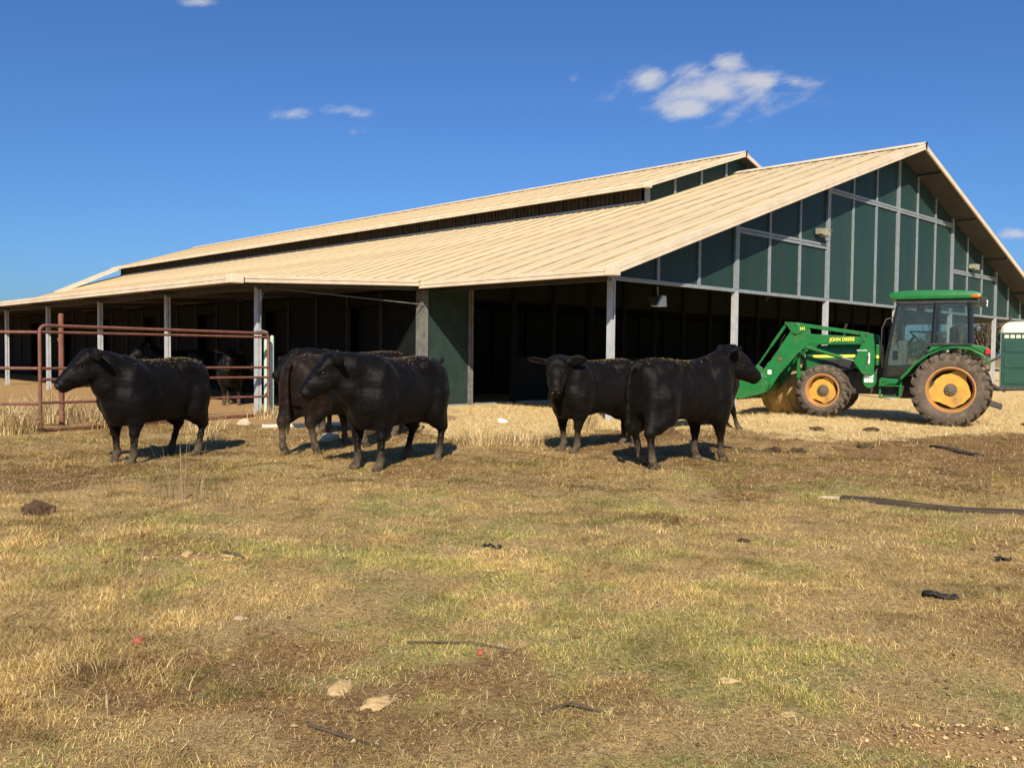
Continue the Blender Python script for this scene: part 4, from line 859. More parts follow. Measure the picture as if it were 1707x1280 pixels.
# fenders
for s in (-1, 1):
    arcp = [(1.03, 1.02), (.90, 1.17), (.74, 1.36), (.50, 1.545), (.22, 1.675), (-.07, 1.715), (-.35, 1.67), (-.58, 1.535), (-.715, 1.36)]
    inn = [(x*.955, z-.035) for x, z in arcp]; m = MB(); fn = MB()
    m.prism(arcp+inn[::-1], s*.60, s*1.02); fo = m.build('fender', G, trac, bevel=.008, smooth=True)
    MB().prism([(.52, 1.56), (.22, 1.70), (-.35, 1.69), (-.62, 1.54), (-.70, 1.62), (-.66, 1.70), (-.36, 1.76), (.40, 1.78)], s*.60, s*.80).build('fender_shelf', 'dusty_black' if False else G, fo, bevel=.02)
    MB().box((-.36, s*.62-.0, 1.745), (.46, s*.62+s*.22, 1.775)).build('shelf_top', 'dusty_black', fo, bevel=.008)
    MB().box((-.70, s*.80-.06, 1.55), (-.60, s*.80+.06, 1.67)).build('tail_light', 'red_lens', fo, bevel=.02)
# steps, tank, hitch
st = MB()
for s in (1,):
    st.bar((1.44, s*.72, .98), (1.44, s*.74, .60), .04, .05).bar((1.02, s*.72, .98), (1.04, s*.74, .60), .04, .05).box((1.02, s*.60, .83), (1.46, s*.86, .855)).box((1.02, s*.62, .585), (1.46, s*.88, .61)).bar((1.46, s*.86, .84), (1.02, s*.86, .98), .03, .03)
st.build('step', G, trac, bevel=.008)
MB().box((1.00, .40, .86), (1.45, .70, 1.03)).build('fuel_tank', G, trac, bevel=.04, smooth=True); MB().box((.98, .36, .60), (1.40, .60, .84)).build('battery_box', 'dusty_black', trac, bevel=.02)
for s in (-1, 1):
    MB().bar((-.30, s*.38, .62), (-.95, s*.42, .42), .05, .10).build('lift_arm', 'dusty_black', trac, bevel=.012); MB().bar((-.45, s*.36, 1.25), (-.92, s*.40, 1.52), .05, .05).build('lift_rod', 'chrome' if s < 0 else 'dusty_black', trac)
MB().bar((-.60, .1, 1.0), (-1.0, .1, .75), .05, .05).build('top_link', 'dusty_black', trac)
# loader
ld = bpy.data.objects.new('loader', None); col.objects.link(ld); ld.parent = trac
for s in (-1, 1):
    def pz(name, poly, y0, y1, mat=G, bev=.008): return MB().prism(poly, s*y0, s*y1).build(name, mat, ld, bevel=bev)
    ma = pz('mast', [(1.90, 2.03), (1.62, 1.99), (1.57, 1.50), (1.59, 1.10), (1.72, 1.06), (1.84, 1.10), (2.02, 1.37), (1.86, 1.75)], .545, .66)
    MB().prism([(1.84, 1.12), (1.53, 1.12), (1.54, .88), (1.60, .79), (1.69, .765), (1.77, .80), (1.82, .88)], s*.50, s*.575).build('mast_foot', G, ma, bevel=.01)
    MB().box((1.50, s*.40-.08, 1.28), (1.62, s*.40+.16, 1.75)).build('tank_cowl', G, ma, bevel=.02); MB().box((1.495, s*.56-.02, 1.44), (1.60, s*.56+.02, 1.51)).build('yellow_band', 'decal_yellow', ma)
    for i in range(2):
        for j in range(2): MB().box((1.60+i*.10, s*.578-.002, .90+j*.10), (1.69+i*.10, s*.578+.002, .98+j*.10)).build('reflector', 'decal_white', ma)
    MB().tube([(1.76, s*.675, 1.20), (1.72, s*.69, 1.28), (1.70, s*.69, 1.50)], .014, 6).build('lock_pin', 'chrome', ma); MB().bar((1.69, s*.67, 1.32), (1.69, s*.67, 1.56), .02, .035).build('lock_lever', 'decal_white', ma)
    bo = pz('boom', [(1.80, 1.92), (1.70, 1.86), (1.70, 1.76), (2.98, 1.755), (3.08, 1.68), (3.25, 1.52), (3.66, 1.02), (3.87, .68), (4.02, .66), (4.22, .88), (4.17, .98), (3.80, 1.44), (3.50, 1.92), (3.40, 2.02), (3.22, 2.02), (3.02, 1.99)], .56, .645, bev=.012)
    MB().tube([(3.64, s*.55, 1.40), (3.64, s*.66, 1.40)], .045, 14).build('pivot', 'rust_pipe', bo); MB().box((3.83, s*.647-.002, 1.04), (3.92, s*.647+.002, 1.14)).build('warning_label', 'decal_white', bo)
    li = MB().bar((3.30, s*.61, 2.215), (1.72, s*.61, 1.975), .05, .085).build('levelling_link', G, ld, bevel=.01)
    kn = pz('knee_plate', [(3.56, 2.27), (3.28, 2.25), (3.20, 2.19), (3.17, 2.02), (3.30, 1.96), (3.38, 2.02)], .545, .575); MB().prism([(3.56, 2.27), (3.28, 2.25), (3.20, 2.19), (3.17, 2.02), (3.30, 1.96), (3.38, 2.02)], s*.650, s*.672).build('knee_cheek', G, kn, bevel=.006)
    for x, z in ((3.51, 2.225), (3.30, 2.20), (3.30, 2.0), (1.75, 1.97), (1.80, 1.84)): MB().tube([(x, s*.53, z), (x, s*.69, z)], .026, 12).build('pin', 'dusty_black', kn)
    MB().tube([(3.53, s*.61, 2.20), (3.86, s*.61, 1.70)], .038, 12).build('bucket_cylinder', G, ld, smooth=True); MB().tube([(3.86, s*.61, 1.70), (4.16, s*.61, 1.24)], .024, 10).build('cylinder_rod', G, ld, smooth=True)
    MB().tube([(3.06, s*.60, 1.685), (2.26, s*.60, 1.445)], .040, 12).build('lift_cylinder', G, ld, smooth=True); MB().tube([(2.26, s*.60, 1.445), (1.98, s*.60, 1.37)], .020, 10).build('cylinder_rod', 'chrome', ld, smooth=True)
    MB().tube([(3.55, s*.54, 1.98), (3.62, s*.53, 1.88), (3.70, s*.53, 1.62), (3.86, s*.53, 1.42)], .012, 6).build('hose', K, ld, smooth=True)
    bk = pz('bucket_side', [(4.05, 1.10), (4.30, 1.12), (4.62, .92), (4.72, .62), (4.66, .46), (4.45, .46), (3.95, .60), (3.86, .80)], .86, .90)
    pz('bucket_hanger', [(4.18, 1.26), (4.06, 1.20), (3.90, .72), (4.00, .62), (4.16, .70), (4.26, 1.16)], .55, .66)
bkt = MB(); bp = [(4.05, 1.10), (3.90, .96), (3.84, .80), (3.90, .64), (4.45, .47), (4.72, .43), (4.72, .455), (4.45, .50), (3.94, .66), (3.88, .80), (3.93, .94), (4.07, 1.07)]
bkt.prism(bp, -.86, .86); bkt.build('bucket_shell', G, ld, bevel=.004); MB().tube([(4.05, -.9, 1.09), (4.05, .9, 1.09)], .035, 10).build('bucket_rim', G, ld, smooth=True)
MB().bar((3.45, -.6, 1.62), (3.45, .6, 1.62), .10, .10).build('cross_tube', G, ld, bevel=.012); MB().box((3.95, -.62, .75), (3.99, .62, 1.0)).build('bucket_back', G, ld)
def lettering(text, size, x, y, z, ang, mat, parent, bold=.01, wide=.78):
    cu = bpy.data.curves.new('lettering', 'FONT'); cu.body = text; cu.size = size; cu.extrude = .0015; cu.offset = bold*size; cu.space_character = 1.08
    t = bpy.data.objects.new('lettering', cu); col.objects.link(t); dg = bpy.context.evaluated_depsgraph_get(); me = bpy.data.meshes.new_from_object(t.evaluated_get(dg)); bpy.data.objects.remove(t); bpy.data.curves.remove(cu)
    me.materials.clear(); me.materials.append(MATS[mat]); o = link('lettering', me, parent)
    # text reads towards the tail of the tractor, on its left side
    o.matrix_local = Matrix.Translation((x, y, z)) @ Matrix.Rotation(R(ang), 4, 'Y') @ Matrix.Rotation(R(180), 4, 'Z') @ Matrix.Rotation(R(90), 4, 'X') @ Matrix.Diagonal((wide, 1, 1, 1))
    return o
lettering('JOHN DEERE', .112, 2.54, .648, 1.82, 1.5, 'decal_yellow', ld, .035); lettering('541', .10, 3.20, .675, 2.075, 4, 'decal_yellow', ld, .035); lettering('Self-Leveling', .05, 1.95, .662, 1.60, 2, 'decal_white', ld, .02)

# ------------------------------------------------------------------ things round the yard
def lump(name, mat, label, cat, x, y, r, sq=(1, 1, .6), seed=0, group=None, rough=.35, sink=.25, n=14, rz=None):
    rg = np.random.default_rng(seed+3); m = MB().ball((0, 0, 0), 1, n); v = np.array(m.v); ph = rg.uniform(0, 9, 3); 
    k = 1+rough*(np.sin(v @ rg.normal(0, 2.6, 3)+ph[0])*.35+np.sin(v @ rg.normal(0, 4.5, 3)+ph[1])*.25+np.sin(v @ rg.normal(0, 8, 3)+ph[2])*.18)+rg.normal(0, rough*.07, len(v))
    v = v*k[:, None]*np.array(sq)*r; m.v = [tuple(p) for p in v]; o = m.build(name, mat, smooth=(n > 8 and rough < .5)); o.location = (x, y, float(gz(x, y))+r*sq[2]*(1-sink)-r*sq[2]*.35); o.rotation_euler = (0, 0, rg.uniform(0, 6.3) if rz is None else rz)
    return tag(o, label, cat, group)
# hay bale behind the tractor's front wheel
hb = thing('hay_bale', 'round straw bale standing behind the front wheel of the tractor', 'hay bale', (7.25, 22.6, -.05), R(35))
prof = [(.001, -.62), (.4, -.63), (.66, -.6), (.74, -.54), (.76, 0), (.74, .54), (.66, .6), (.4, .63), (.001, .62)]
bm_ = MB().lathe(prof, 40, M=Matrix.Translation((0, 0, .74))); rg = np.random.default_rng(4); bm_.v = [tuple(np.array(p)+rg.normal(0, .012, 3)) for p in bm_.v]; bm_.build('bale', 'hay', hb, smooth=True)
for yy in (-.35, 0, .35): MB().lathe([(.768, yy-.006), (.772, yy), (.768, yy+.006)], 40, M=Matrix.Translation((0, 0, .74))).build('twine', 'bark', hb)
# portable toilet
pt = thing('portable_toilet', 'dark green portable toilet with domed cream roof beyond the tractor', 'portable toilet', (18.95, 33.2, .28), R(-30))
MB().box((-.56, -.56, .05), (.56, .56, 2.12)).build('cabin', 'toilet_green', pt, bevel=.04); MB().box((-.60, -.60, 0), (.60, .60, .12)).build('skid', 'dusty_black', pt, bevel=.02)
for z0_, z1_ in ((.22, .70), (.82, 1.28), (1.40, 1.82)):
    for side in range(4):
        M = Matrix.Rotation(R(90*side), 4, 'Z'); MB().prism([(-.42, z0_), (.42, z0_), (.46, z0_+.06), (.46, z1_-.06), (.42, z1_), (-.42, z1_), (-.46, z1_-.06), (-.46, z0_+.06)], -.585, -.55, 0, M).build('wall_panel', 'toilet_green', pt, bevel=.012)
for side in range(4):
    M = Matrix.Rotation(R(90*side), 4, 'Z'); 
    for i in range(5): MB().box((-.46+i*.19, -.572, 1.92), (-.32+i*.19, -.556, 2.04), 0, M).build('vent', 'toilet_roof', pt)
for sx in (-1, 1): MB().box((sx*.575-.02, -.59, .1), (sx*.575+.02, -.55, 2.14)).build('corner_strip', 'chrome', pt)
dm = MB(); nn = 12; vs = []; 
for i in range(7):
    t = i/6; sc_ = math.cos(t*math.pi/2*.93)**.55; zz = 2.12+.42*math.sin(t*math.pi/2)
    vs += [(max(-.6, min(.6, .82*math.cos(a)))*sc_, max(-.6, min(.6, .82*math.sin(a)))*sc_, zz) for a in [2*math.pi*(j+.5)/24 for j in range(24)]]
dm.add(vs, [(i*24+j, i*24+(j+1) % 24, (i+1)*24+(j+1) % 24, (i+1)*24+j) for i in range(6) for j in range(24)]+[tuple(6*24+j for j in range(24))]); dm.build('roof', 'toilet_roof', pt, smooth=True)
MB().tube([(-.3, .3, 2.2), (-.3, .3, 2.75)], .05, 10).build('vent_pipe', 'dusty_black', pt)
# boards lying in the grass
def board(label, x0, y0, x1, y1, w, h, name='board', tip=True):
    z0_, z1_ = float(gz(x0, y0)), float(gz(x1, y1)); L = math.hypot(x1-x0, y1-y0); rg = np.random.default_rng(int(L*100)); n = 14
    t = thing(name, label, 'board', (x0, y0, z0_), math.atan2(y1-y0, x1-x0)); m = MB(); vs = []
    for i in range(n+1):
        f = i/n; zz = float(gz(x0+(x1-x0)*f, y0+(y1-y0)*f))*.6+((z1_-z0_)*f+z0_)*.4-z0_+.008; ww = w/2*(1+rg.normal(0, .04)); vs += [(f*L, -ww, zz-.03), (f*L, ww, zz-.03), (f*L, ww*.97, zz+h+rg.normal(0, .003)), (f*L, -ww*.97, zz+h+rg.normal(0, .003))]
    m.add(vs, [(i*4+j, i*4+(j+1) % 4, i*4+4+(j+1) % 4, i*4+4+j) for i in range(n) for j in range(4)]+[(3, 2, 1, 0), (n*4, n*4+1, n*4+2, n*4+3)]); m.build('plank', 'old_board', t, bevel=.006)
    if tip: MB().prism([(-.24, .0), (-.18, .02), (.02, h-.004), (.05, -.01)], -w*.30, w*.16).build('split_end', 'split_wood', t, bevel=.004)
    return t
board('long dark weathered board with pale splintered end lying in the grass', 3.42, 9.12, 6.6, 7.28, .14, .03)
board('short dark plank half sunk in the brown ground in front of the tractor', 7.05, 14.75, 7.05, 13.3, .16, .03, tip=False)
board('dark broken plank lying behind the tractor rear wheel', 11.35, 19.6, 11.55, 18.7, .18, .05, tip=False)
pp = thing('pole', 'cream plastic pole lying on the ground behind the black cows', 'pole', (-4.72, 16.83, .03), math.atan2(1.1, 2.13)); MB().tube([(0, 0, .0), (2.9, 0, .02)], .045, 12).build('pipe', 'white_pipe', pp, smooth=True); MB().tube([(-.03, 0, 0), (.0, 0, 0)], .052, 12).tube([(2.9, 0, .02), (2.94, 0, .02)], .052, 12).build('end_cap', 'white_pipe', pp)
for x, y, r, lab, sd, mt in ((-5.32, 17.6, .17, 'pale rock beside the foot of the gate end', 1, 'pale_rock'), (-3.02, 14.75, .15, 'pale rock lying between the hind legs of the black cows', 2, 'pale_rock'), (-2.62, 14.8, .09, 'small pale stone beside the larger rock behind the cows', 3, 'pale_rock'), (-.20, 18.9, .11, 'whitish straw-dusted rock in front of the dark stall wall', 4, 'decal_white'),
                             (-.55, 3.67, .06, 'flat tan sandstone slab in the front grass', 5, 'sandstone'), (-.74, 3.86, .065, 'crumbly tan clod beside the flat sandstone slab', 6, 'sandstone'), (-1.51, 4.9, .028, 'small round cream pebble in the grass', 7, 'pale_rock'), (-.26, 6.6, .03, 'small tan stone near the black plastic scrap', 8, 'sandstone'),
                             (.99, 3.95, .032, 'small tan clod in the grass near the sandy mound', 9, 'sandstone'), (-2.33, 6.34, .05, 'yellowish clod among crumbled soil near the dry weeds', 10, 'sandstone'), (-2.05, 6.38, .045, 'broken yellowish clod beside the bigger clod', 12, 'sandstone'), (1.16, 3.62, .03, 'small sandy clump on the edge of the mound', 13, 'sandstone'), (2.75, 17.8, .12, 'small pale rock under the front cow in the straw', 14, 'pale_rock')):
    lump('rock', mt, lab, 'rock', x, y, r, (1.25, .85, .30 if r < .1 else .6), sd, rough=.5, n=10, sink=.45)
for x, y, r, lab, sd in ((4.10, 13.75, .17, 'dark dung heap on bare ground below the loader bucket', 1), (4.45, 13.70, .13, 'lumpy dung pat touching the heap below the loader bucket', 11), (6.0, 20.7, .10, 'dung pat on the straw under the loader arms', 2), (6.04, 17.5, .15, 'dried dung mound on the straw in front of the front wheel', 3), (5.70, 14.25, .12, 'dung pat midway between the plank and the loader', 4), (7.15, 17.6, .16, 'dung pat at the edge of the straw below the cab', 6),
                         (-4.25, 7.92, .105, 'dark brown dung lump lying alone in the grass', 5), (1.86, 7.0, .045, 'small dark clod in the open grass', 7), (3.75, 14.0, .07, 'small orange-brown clod beside the dung heap', 8), (2.6, 16.6, .1, 'dung pat on straw behind the fuzzy-polled cow', 9)):
    lump('dung_pat', 'dung', lab, 'dung', x, y, r, (.95, .75, .32) if sd != 5 else (1.25, .55, .75), sd, rough=.55, n=18, rz=0. if sd == 5 else None)
lump('brick_shard', 'brick_red', 'orange-red brick fragment in the grass', 'brick', -1.87, 4.43, .032, (1.3, .9, .6), 3, rough=.4, n=6); lump('brick_shard', 'brick_red', 'tiny red brick chip near the tan slab', 'brick', -.14, 4.27, .022, (1.4, .9, .6), 8, rough=.4, n=6)
def scrap(label, x, y, w, l, rz, sd):
    rg = np.random.default_rng(sd); n, k = 9, 5; vs = []
    for i in range(n):
        for j in range(k): vs.append(((i/(n-1)-.5)*l*(1+.08*rg.normal()), (j/(k-1)-.5)*w, .014+.007*math.sin(j*2.6)+.006*rg.normal()+.012*math.sin(i*.8)))
    m = MB().add(vs, [(i*k+j, (i+1)*k+j, (i+1)*k+j+1, i*k+j+1) for i in range(n-1) for j in range(k-1)]); o = m.build('plastic_scrap', 'black_plastic', smooth=True); md = o.modifiers.new('thick', 'SOLIDIFY'); md.thickness = .004
    o.location = (x, y, float(gz(x, y))+.002); o.rotation_euler = (0, 0, rz); return tag(o, label, 'plastic scrap')
scrap('corrugated black plastic scrap below the long board', 2.68, 5.47, .11, .19, -.25, 1); scrap('small black plastic scrap in the middle of the field', -.14, 6.77, .07, .14, -.1, 2); scrap('black plastic sliver near the end of the long board', 3.64, 6.5, .05, .12, .3, 3)
def stick(label, pts, r):
    o = MB().tube([(x, y, float(gz(x, y))+.002+dz*.6) for x, y, dz in pts], r, 6).build('stick', 'bark', smooth=True); return tag(o, label, 'stick')
stick('thin dark stick lying near the flat sandstone slab', [(-.80, 3.47, .01), (-.70, 3.40, .02), (-.60, 3.33, .012), (-.48, 3.27, .005)], [.005, .007, .006, .003]); stick('dry stick beside the crumbled yellowish clods', [(-2.12, 6.44, .01), (-1.98, 6.36, .05), (-1.9, 6.28, .02)], [.010, .009, .006]); stick('pale straw stalk lying across the grass', [(-.52, 4.45, .02), (-.2, 4.38, .03), (.0, 4.30, .01)], [.004, .004, .003])
stick('curved dark twig lying alone on the short grass', [(.14, 3.62, .0), (.26, 3.66, .05), (.38, 3.61, .01)], [.007, .006, .004])

# ------------------------------------------------------------------ grass
def blades(x, y, ln, wd, lean, tint, seg=1, z0=None, seed=0):
    """tapered blades; lean is 0 upright to 1 flat"""
    rg = np.random.default_rng(seed); n = len(x); az = rg.uniform(0, 2*np.pi, n); z = gz(x, y) if z0 is None else z0
    dx, dy = np.cos(az), np.sin(az); tw = az+np.pi/2+rg.normal(0, .5, n); sx, sy = np.cos(tw)*wd/2, np.sin(tw)*wd/2
    up = np.sqrt(np.maximum(1-lean**2, .01)); B = np.stack([x, y, z-.004], 1); S = np.stack([sx, sy, np.zeros(n)], 1)
    if seg == 1:
        T = B+np.stack([dx*ln*lean, dy*ln*lean, ln*up+.004], 1); v = np.stack([B-S, B+S, T], 1).reshape(-1, 3); f = np.arange(3*n).reshape(-1, 3); c = np.repeat(tint, 3, 0)
    else:
        M_ = B+np.stack([dx*ln*lean*.38, dy*ln*lean*.38, ln*up*.62], 1); T = B+np.stack([dx*ln*lean, dy*ln*lean, ln*up*(.62+.38*(1-lean))], 1)
        v = np.stack([B-S, B+S, M_+S*.8, M_-S*.8, T], 1).reshape(-1, 3); k = np.arange(n)[:, None]*5
        f = np.concatenate([k+np.array([[0, 1, 2]]), k+np.array([[0, 2, 3]]), k+np.array([[3, 2, 4]])]); c = np.repeat(tint, 5, 0)
    return v, f, np.concatenate([c, np.ones((len(c), 1))], 1)
STRAW = np.array([[.70, .54, .275], [.61, .455, .215], [.80, .655, .375], [.51, .365, .165], [.38, .26, .12]]); GREEN = np.array([[.34, .36, .10], [.26, .29, .075], [.45, .43, .15], [.19, .235, .06]]); BROWN = np.array([[.27, .16, .072], [.38, .245, .11], [.19, .11, .052]])
def pick(pal, n, rg): return pal[rg.integers(0, len(pal), n)]*rg.uniform(.75, 1.2, (n, 1))
def grass_zone(y0, y1, dens, ln, wd, seg, seed, spread=.68, pad=1.6):
    rg = np.random.default_rng(seed); area = (y1-y0)*(2*spread*(y0+y1)/2+2*pad); n = int(area*dens)
    y = np.sqrt(rg.uniform(y0**2, y1**2, n)); x = rg.uniform(-1, 1, n)*(spread*y+pad)
    zs_, zg_, zd_, zo_ = zones(x, y); clump = fbm(x*3.2, y*3.2, 61, 3); clump2 = fbm(x*.8, y*.8, 67, 3)
    keep = rg.random(n) < np.clip((.30+1.5*sst(clump, .34, .66))*(1-.25*zd_)*(1-.93*sst(zo_, .35, .7))*(1-.8*sst(zs_, .3, .8)), .02, 1); x, y, zg_, zd_, clump, clump2 = (q[keep] for q in (x, y, zg_, zd_, clump, clump2)); n = len(x)
    tall = 1+.8*sst(-x/np.maximum(y, 1), .28, .55)*(1-sst(y, 6.5, 9))+.4*sst(clump2, .52, .7)+.7*sst(clump, .60, .76)
    g = rg.random(n) < np.clip(zg_*.66+.09, 0, 1); b = (~g) & (rg.random(n) < .24+.5*zd_+.22*sst(y, 8.5, 11))
    tint = pick(STRAW, n, rg); tint[g] = pick(GREEN, g.sum(), rg); tint[b] = pick(BROWN, b.sum(), rg)
    tone = fbm(x*1.4+5, y*1.4, 101, 4); tone2 = fbm(x*4.2, y*4.2+9, 105, 3); tint = tint*(.50+.92*sst(tone*.5+tone2*.5, .30, .66))[:, None]*np.array([[1., .95, .77]])*(1-.16*sst(y, 6.5, 9.5))[:, None]
    l = ln*rg.lognormal(0, .36, n)*tall*np.where(g, .75, 1); lean = np.clip(rg.beta(7.5, .95, n)-np.where(g, .10, 0), .2, .994)
    return blades(x, y, l, wd*rg.uniform(.6, 1.4, n), lean, tint, seg, seed=seed+1)
gv_, gf_, gc_ = [], [], []; o_ = 0
for a in ((2.3, 4.2, 19500, .024, .0022, 2, 71), (4.2, 6.5, 16000, .027, .0030, 1, 72), (6.5, 9.5, 7500, .030, .0044, 1, 73), (9.5, 13.0, 4000, .034, .0064, 1, 74), (13., 18., 1300, .04, .009, 1, 75)):
    v, f, c = grass_zone(*a); gv_.append(v); gf_.append(f+o_); gc_.append(c); o_ += len(v)
tag(link('grass', np_mesh('grass', np.concatenate(gv_), np.concatenate(gf_), 'grass_blade', ('tint', np.concatenate(gc_)))), 'short dry winter grass with green patches covering the field', 'grass', kind='stuff')
# matted thatch, dead leaves and crumbs of soil lying in it
rg = np.random.default_rng(83); n = 170000; y = 2.3+11*rg.random(n)**1.6; x = rg.uniform(-1, 1, n)*(.68*y+1.4); zz = zones(x, y); k = rg.random(n) < (.35+.65*sst(fbm(x*2.2, y*2.2, 91, 3), .4, .6))*(1-.8*sst(zz[3], .4, .7)); x, y = x[k], y[k]; n = len(x)
v, f, c = blades(x, y, rg.uniform(.035, .11, n)*(.8+.04*y), rg.uniform(.0013, .0026, n)*(.6+.14*y), np.clip(rg.normal(.955, .03, n), .8, .992), pick(np.array([[.66, .50, .235], [.56, .405, .17], [.45, .30, .125], [.76, .60, .32], [.27, .18, .085]]), n, rg), 2, seed=84)
tag(link('thatch', np_mesh('thatch', v, f, 'grass_blade', ('tint', c))), 'matted dead grass lying among the living blades', 'thatch', kind='stuff')
def crumbs(name, label, n, y0, y1, size, flat, pal, seed, want):
    rg = np.random.default_rng(seed); y = y0+(y1-y0)*rg.random(n)**1.4; x = rg.uniform(-1, 1, n)*(.68*y+1.2); k = rg.random(n) < want(x, y); x, y = x[k], y[k]; n = len(x); sz = size*np.minimum(rg.lognormal(0, .5, n), 2.6)*(.75+.06*y)
    oc = np.array([[1, 0, 0], [0, 1, 0], [-1, 0, 0], [0, -1, 0], [0, 0, 1.], [0, 0, -.4]]); fo = np.array([[0, 1, 4], [1, 2, 4], [2, 3, 4], [3, 0, 4], [1, 0, 5], [2, 1, 5], [3, 2, 5], [0, 3, 5]])
    o = oc[None]*(1+rg.normal(0, .28, (n, 6, 3)))*np.array([1, 1, flat]); a = rg.uniform(0, 6.28, n); ca2, sa2 = np.cos(a)[:, None], np.sin(a)[:, None]; o = np.stack([o[..., 0]*ca2-o[..., 1]*sa2, o[..., 0]*sa2+o[..., 1]*ca2, o[..., 2]], -1)*sz[:, None, None]+np.stack([x, y, gz(x, y)+sz*.12+.004], 1)[:, None]
    t_ = np.repeat(np.concatenate([pick(pal, n, rg), np.ones((n, 1))], 1), 6, 0); tag(link(name, np_mesh(name, o.reshape(-1, 3), (fo[None]+6*np.arange(n)[:, None, None]).reshape(-1, 3), 'grass_blade', ('tint', t_))), label, 'soil', kind='stuff')
crumbs('soil_crumbs', 'loose crumbs of tan and brown soil scattered in the grass', 26000, 2.2, 15, .0055, .7, np.array([[.36, .24, .11], [.22, .135, .065], [.50, .36, .17], [.13, .08, .042]]), 95, lambda x, y: np.clip(.12+.8*zones(x, y)[2]+1.2*zones(x, y)[3], 0, 1))
crumbs('soil_clods', 'pale crumbled clods heaped on the sandy mound and soil scrapes', 26000, 2.4, 8, .006, .75, np.array([[.66, .46, .22], [.56, .38, .17], [.74, .54, .28], [.45, .29, .13]]), 99, lambda x, y: np.clip(1.3*sst(zones(x, y)[3], .25, .7), 0, 1))
crumbs('dead_leaves', 'small curled brown dead leaves scattered over the field', 2200, 2.2, 13, .0085, .20, np.array([[.40, .24, .11], [.30, .16, .07], [.52, .36, .19], [.38, .22, .10]]), 97, lambda x, y: .55+0*x)
# loose straw litter by the barn
rg = np.random.default_rng(5); n = 150000; x = rg.uniform(-4, 20, n); y = rg.uniform(13, 30, n); zs_ = zones(x, y)[0]; s_ = (x-C0[0])*BI[0]+(y-C0[1])*BI[1]; t_2 = (x-C0[0])*BL[0]+(y-C0[1])*BL[1]
k = (rg.random(n) < zs_*.95+.05) & (t_2 < 5.6); x, y = x[k], y[k]; tint = pick(np.array([[.84, .65, .32], [.76, .57, .26], [.64, .45, .19], [.88, .73, .42], [.46, .30, .13]]), len(x), rg)
v, f, c = blades(x, y, rg.uniform(.06, .20, len(x)), rg.uniform(.006, .013, len(x)), np.clip(rg.normal(.93, .06, len(x)), .5, .99), tint, 1, seed=6)
tag(link('straw_litter', np_mesh('straw_litter', v, f, 'grass_blade', ('tint', c))), 'golden straw litter strewn in front of the barn', 'straw', kind='stuff')
def tussock(name, label, x, y, n, h, rad, seed, pal=STRAW, wd=.008, droop=.8, cat='grass clump', group=None):
    rg = np.random.default_rng(seed); vs, fs, cs = [], [], []; z0_ = float(gz(x, y)); K = 5
    for i in range(n):
        a = rg.uniform(0, 6.283); r = rad*math.sqrt(rg.random()); bx, by = r*math.cos(a), r*math.sin(a); L = h*rg.uniform(.5, 1.15); an = rg.uniform(0, 6.283) if rg.random() < .4 else a; le = rg.uniform(min(.3, droop*.4), droop); w = wd*rg.uniform(.6, 1.3); o = len(vs); c = pal[rg.integers(0, len(pal))]*rg.uniform(.75, 1.2); px = -math.sin(an)*w/2; py = math.cos(an)*w/2
        for q in range(K):
            t = q/(K-1); hz = L*(t-.55*le*t**2.2); ho = L*le*t**1.6; k = 1-.8*t; vs += [(bx+math.cos(an)*ho-px*k, by+math.sin(an)*ho-py*k, max(hz, .004)), (bx+math.cos(an)*ho+px*k, by+math.sin(an)*ho+py*k, max(hz, .004))]; cs += [(*c, 1)]*2
        fs += [(o+2*q, o+2*q+1, o+2*q+3, o+2*q+2) for q in range(K-1)]
    o = tag(link(name, np_mesh(name, np.array(vs), np.array(fs), 'grass_blade', ('tint', np.array(cs)))), label, cat, group); o.location = (x, y, z0_-.01); return o
tussock('grass_clump', 'big clump of arching dry grass in front of the fence beside the gate corner', -8.75, 15.3, 420, .68, .5, 1, wd=.016, droop=1.1)
tussock('grass_clump', 'dry grass clump under the fence rails beside the thick rusty post', -9.6, 16.5, 320, .75, .6, 2, wd=.016); tussock('grass_clump', 'loose dry grass clump behind the thick rusty post', -9.2, 17.7, 260, .8, .5, 3, wd=.016); tussock('grass_clump', 'dry grass clump between the rusty post and the gate rails', -7.9, 16.6, 240, .6, .45, 4, wd=.016)
tussock('grass_clump', 'low dry grass clump at the foot of the mint-green posts', -5.3, 19.4, 160, .35, .5, 5, wd=.014)
tussock('grass_clump', 'tangled dry grass mound between the two pairs of cows', -.45, 14.5, 420, .34, .55, 6, wd=.013, droop=1.); tussock('grass_clump', 'wispy dry grass mound beside the fuzzy-polled cow', .15, 14.4, 300, .30, .45, 7, wd=.013, droop=1.)
tussock('grass_clump', 'upright dry grass clump under the belly of the cow facing out', 1.25, 16.6, 280, .55, .35, 8, wd=.014); tussock('grass_clump', 'dry grass clump behind the hind legs of the stocky broadside cow', -5.6, 16.0, 220, .35, .5, 9, wd=.014)
tussock('grass_clump', 'thin dry grass tuft between the gate and the stocky cow', -4.9, 14.2, 160, .25, .35, 10, wd=.011)
tussock('dry_weed', 'tall leafless grey-brown weed stalks standing in open grass', -3.15, 8.45, 70, .62, .35, 11, np.array([[.30, .21, .12], [.24, .165, .09], [.38, .28, .16]]), .006, .5, 'weed'); tussock('dry_weed', 'sparse thin weed stalks behind the leafless clump', -2.55, 8.3, 40, .5, .3, 12, np.array([[.30, .21, .12], [.24, .165, .09]]), .006, .45, 'weed'); tussock('dry_weed', 'bleached weed stalks standing past the orange-red brick fragment', -2.45, 5.55, 110, .22, .3, 13, np.array([[.36, .27, .16], [.28, .2, .11]]), .004, .6, 'weed'); tussock('dry_weed', 'matted bleached grass tuft close beside the orange-red brick fragment', -1.75, 3.85, 200, .13, .35, 14, STRAW, .004, 1.2, 'weed')

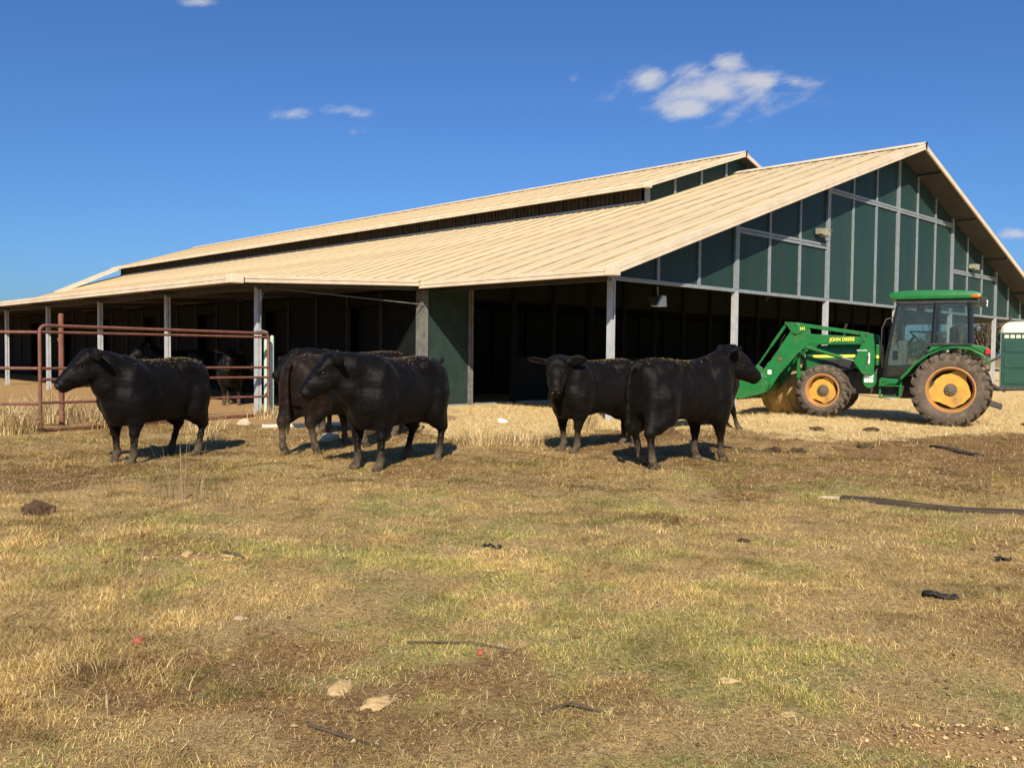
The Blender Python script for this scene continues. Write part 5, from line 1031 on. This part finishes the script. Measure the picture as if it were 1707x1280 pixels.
# ------------------------------------------------------------------ trees
def bare_tree(label, x, y, h, seed, spread=.5):
    rg = random.Random(seed); t = thing('bare_tree', label, 'tree', (x, y, float(gz(x, y))-.1)); tr = MB(); br = MB()
    def grow(p, d, L, r, lev):
        n = 3; pts = [p]; q = p.copy(); dd = d.copy()
        for i in range(n):
            dd = (dd+Vector((rg.gauss(0, .13), rg.gauss(0, .13), rg.gauss(.04, .08)))).normalized(); q = q+dd*L/n; pts.append(q.copy())
        (tr if lev == 0 else br).tube(pts, [r*(1-.42*i/n) for i in range(n+1)], 6 if lev < 2 else 3, cap=False)
        if lev < 4:
            for i in range(rg.choice((3, 4)) if lev else 6):
                f = rg.uniform(.35, 1.); b = pts[min(n, int(f*n))]; a = rg.uniform(0, 6.28); w = spread*rg.uniform(.6, 1.3); nd = (dd+Vector((math.cos(a)*w, math.sin(a)*w, rg.uniform(-.1, .35)))).normalized(); grow(b, nd, L*rg.uniform(.5, .75), max(r*.5, .012), lev+1)
    grow(Vector((0, 0, 0)), Vector((0, 0, 1)), h*.42, h*.02, 0); tr.build('trunk', 'bark', t); br.build('crown', 'bark', t); return t
for i, (px, Y, h, lab) in enumerate(((1640, 62, 8.5, 'bare winter tree beyond the open end of the barn, nearest the green toilet'), (1600, 75, 8.0, 'bare winter tree seen through the cab rear window'), (1575, 90, 7.5, 'distant bare tree behind the tractor cab'), (1700, 70, 12.5, 'tall bare tree rising above the sloping gable roof edge'), (1670, 85, 9., 'bare tree behind the domed toilet roof'), (1760, 66, 13., 'tall bare tree beyond the open side of the barn'), (1545, 100, 8., 'faint bare tree far behind the tractor door'))):
    bare_tree(lab, (px-853.5)/1477*Y, Y, h, i+3)
def evergreen(label, x, y, h, w, seed):
    rg = np.random.default_rng(seed); t = thing('evergreen_tree', label, 'tree', (x, y, float(gz(x, y))-.1)); MB().tube([(0, 0, 0), (.05, 0, h*.5), (0, .05, h*.92)], [h*.03, h*.02, h*.006], 7).build('trunk', 'bark', t)
    n = 2600; u = rg.random(n); cl = rg.normal(0, 1, (40, 3))*np.array([w*.42, w*.42, h*.16])+np.array([0, 0, h*.62]); c = cl[rg.integers(0, 40, n)]+rg.normal(0, 1, (n, 3))*np.array([w*.13, w*.13, h*.06]); d = rg.normal(0, .14, (n, 3)); e = rg.normal(0, .14, (n, 3)); v = np.stack([c-d, c+d, c+e], 1).reshape(-1, 3); v[:, 2] = np.maximum(v[:, 2], .3)
    link('crown', np_mesh('crown', v, np.arange(3*n).reshape(-1, 3), 'conifer'), t); return t
for px, Y, h, w, lab in ((1652, 80, 4.8, 4.5, 'dark evergreen bush behind the green toilet'), (1618, 95, 3.8, 6, 'low evergreen thicket behind the cab rear window'), (1590, 110, 3.6, 6, 'distant low evergreen behind the tractor fender'), (1500, 120, 3.4, 7, 'far low evergreen seen through the tractor door'), (1730, 75, 5, 5, 'evergreen bush beyond the portable toilet and barn'), (2, 150, 9.2, 2.2, 'distant dark treetop above the low far end of the roof'), (-90, 150, 9, 6, 'distant dark tree past the far end of the barn')):
    evergreen(lab, (px-853.5)/1477*Y, Y, h, w, int(abs(px)))
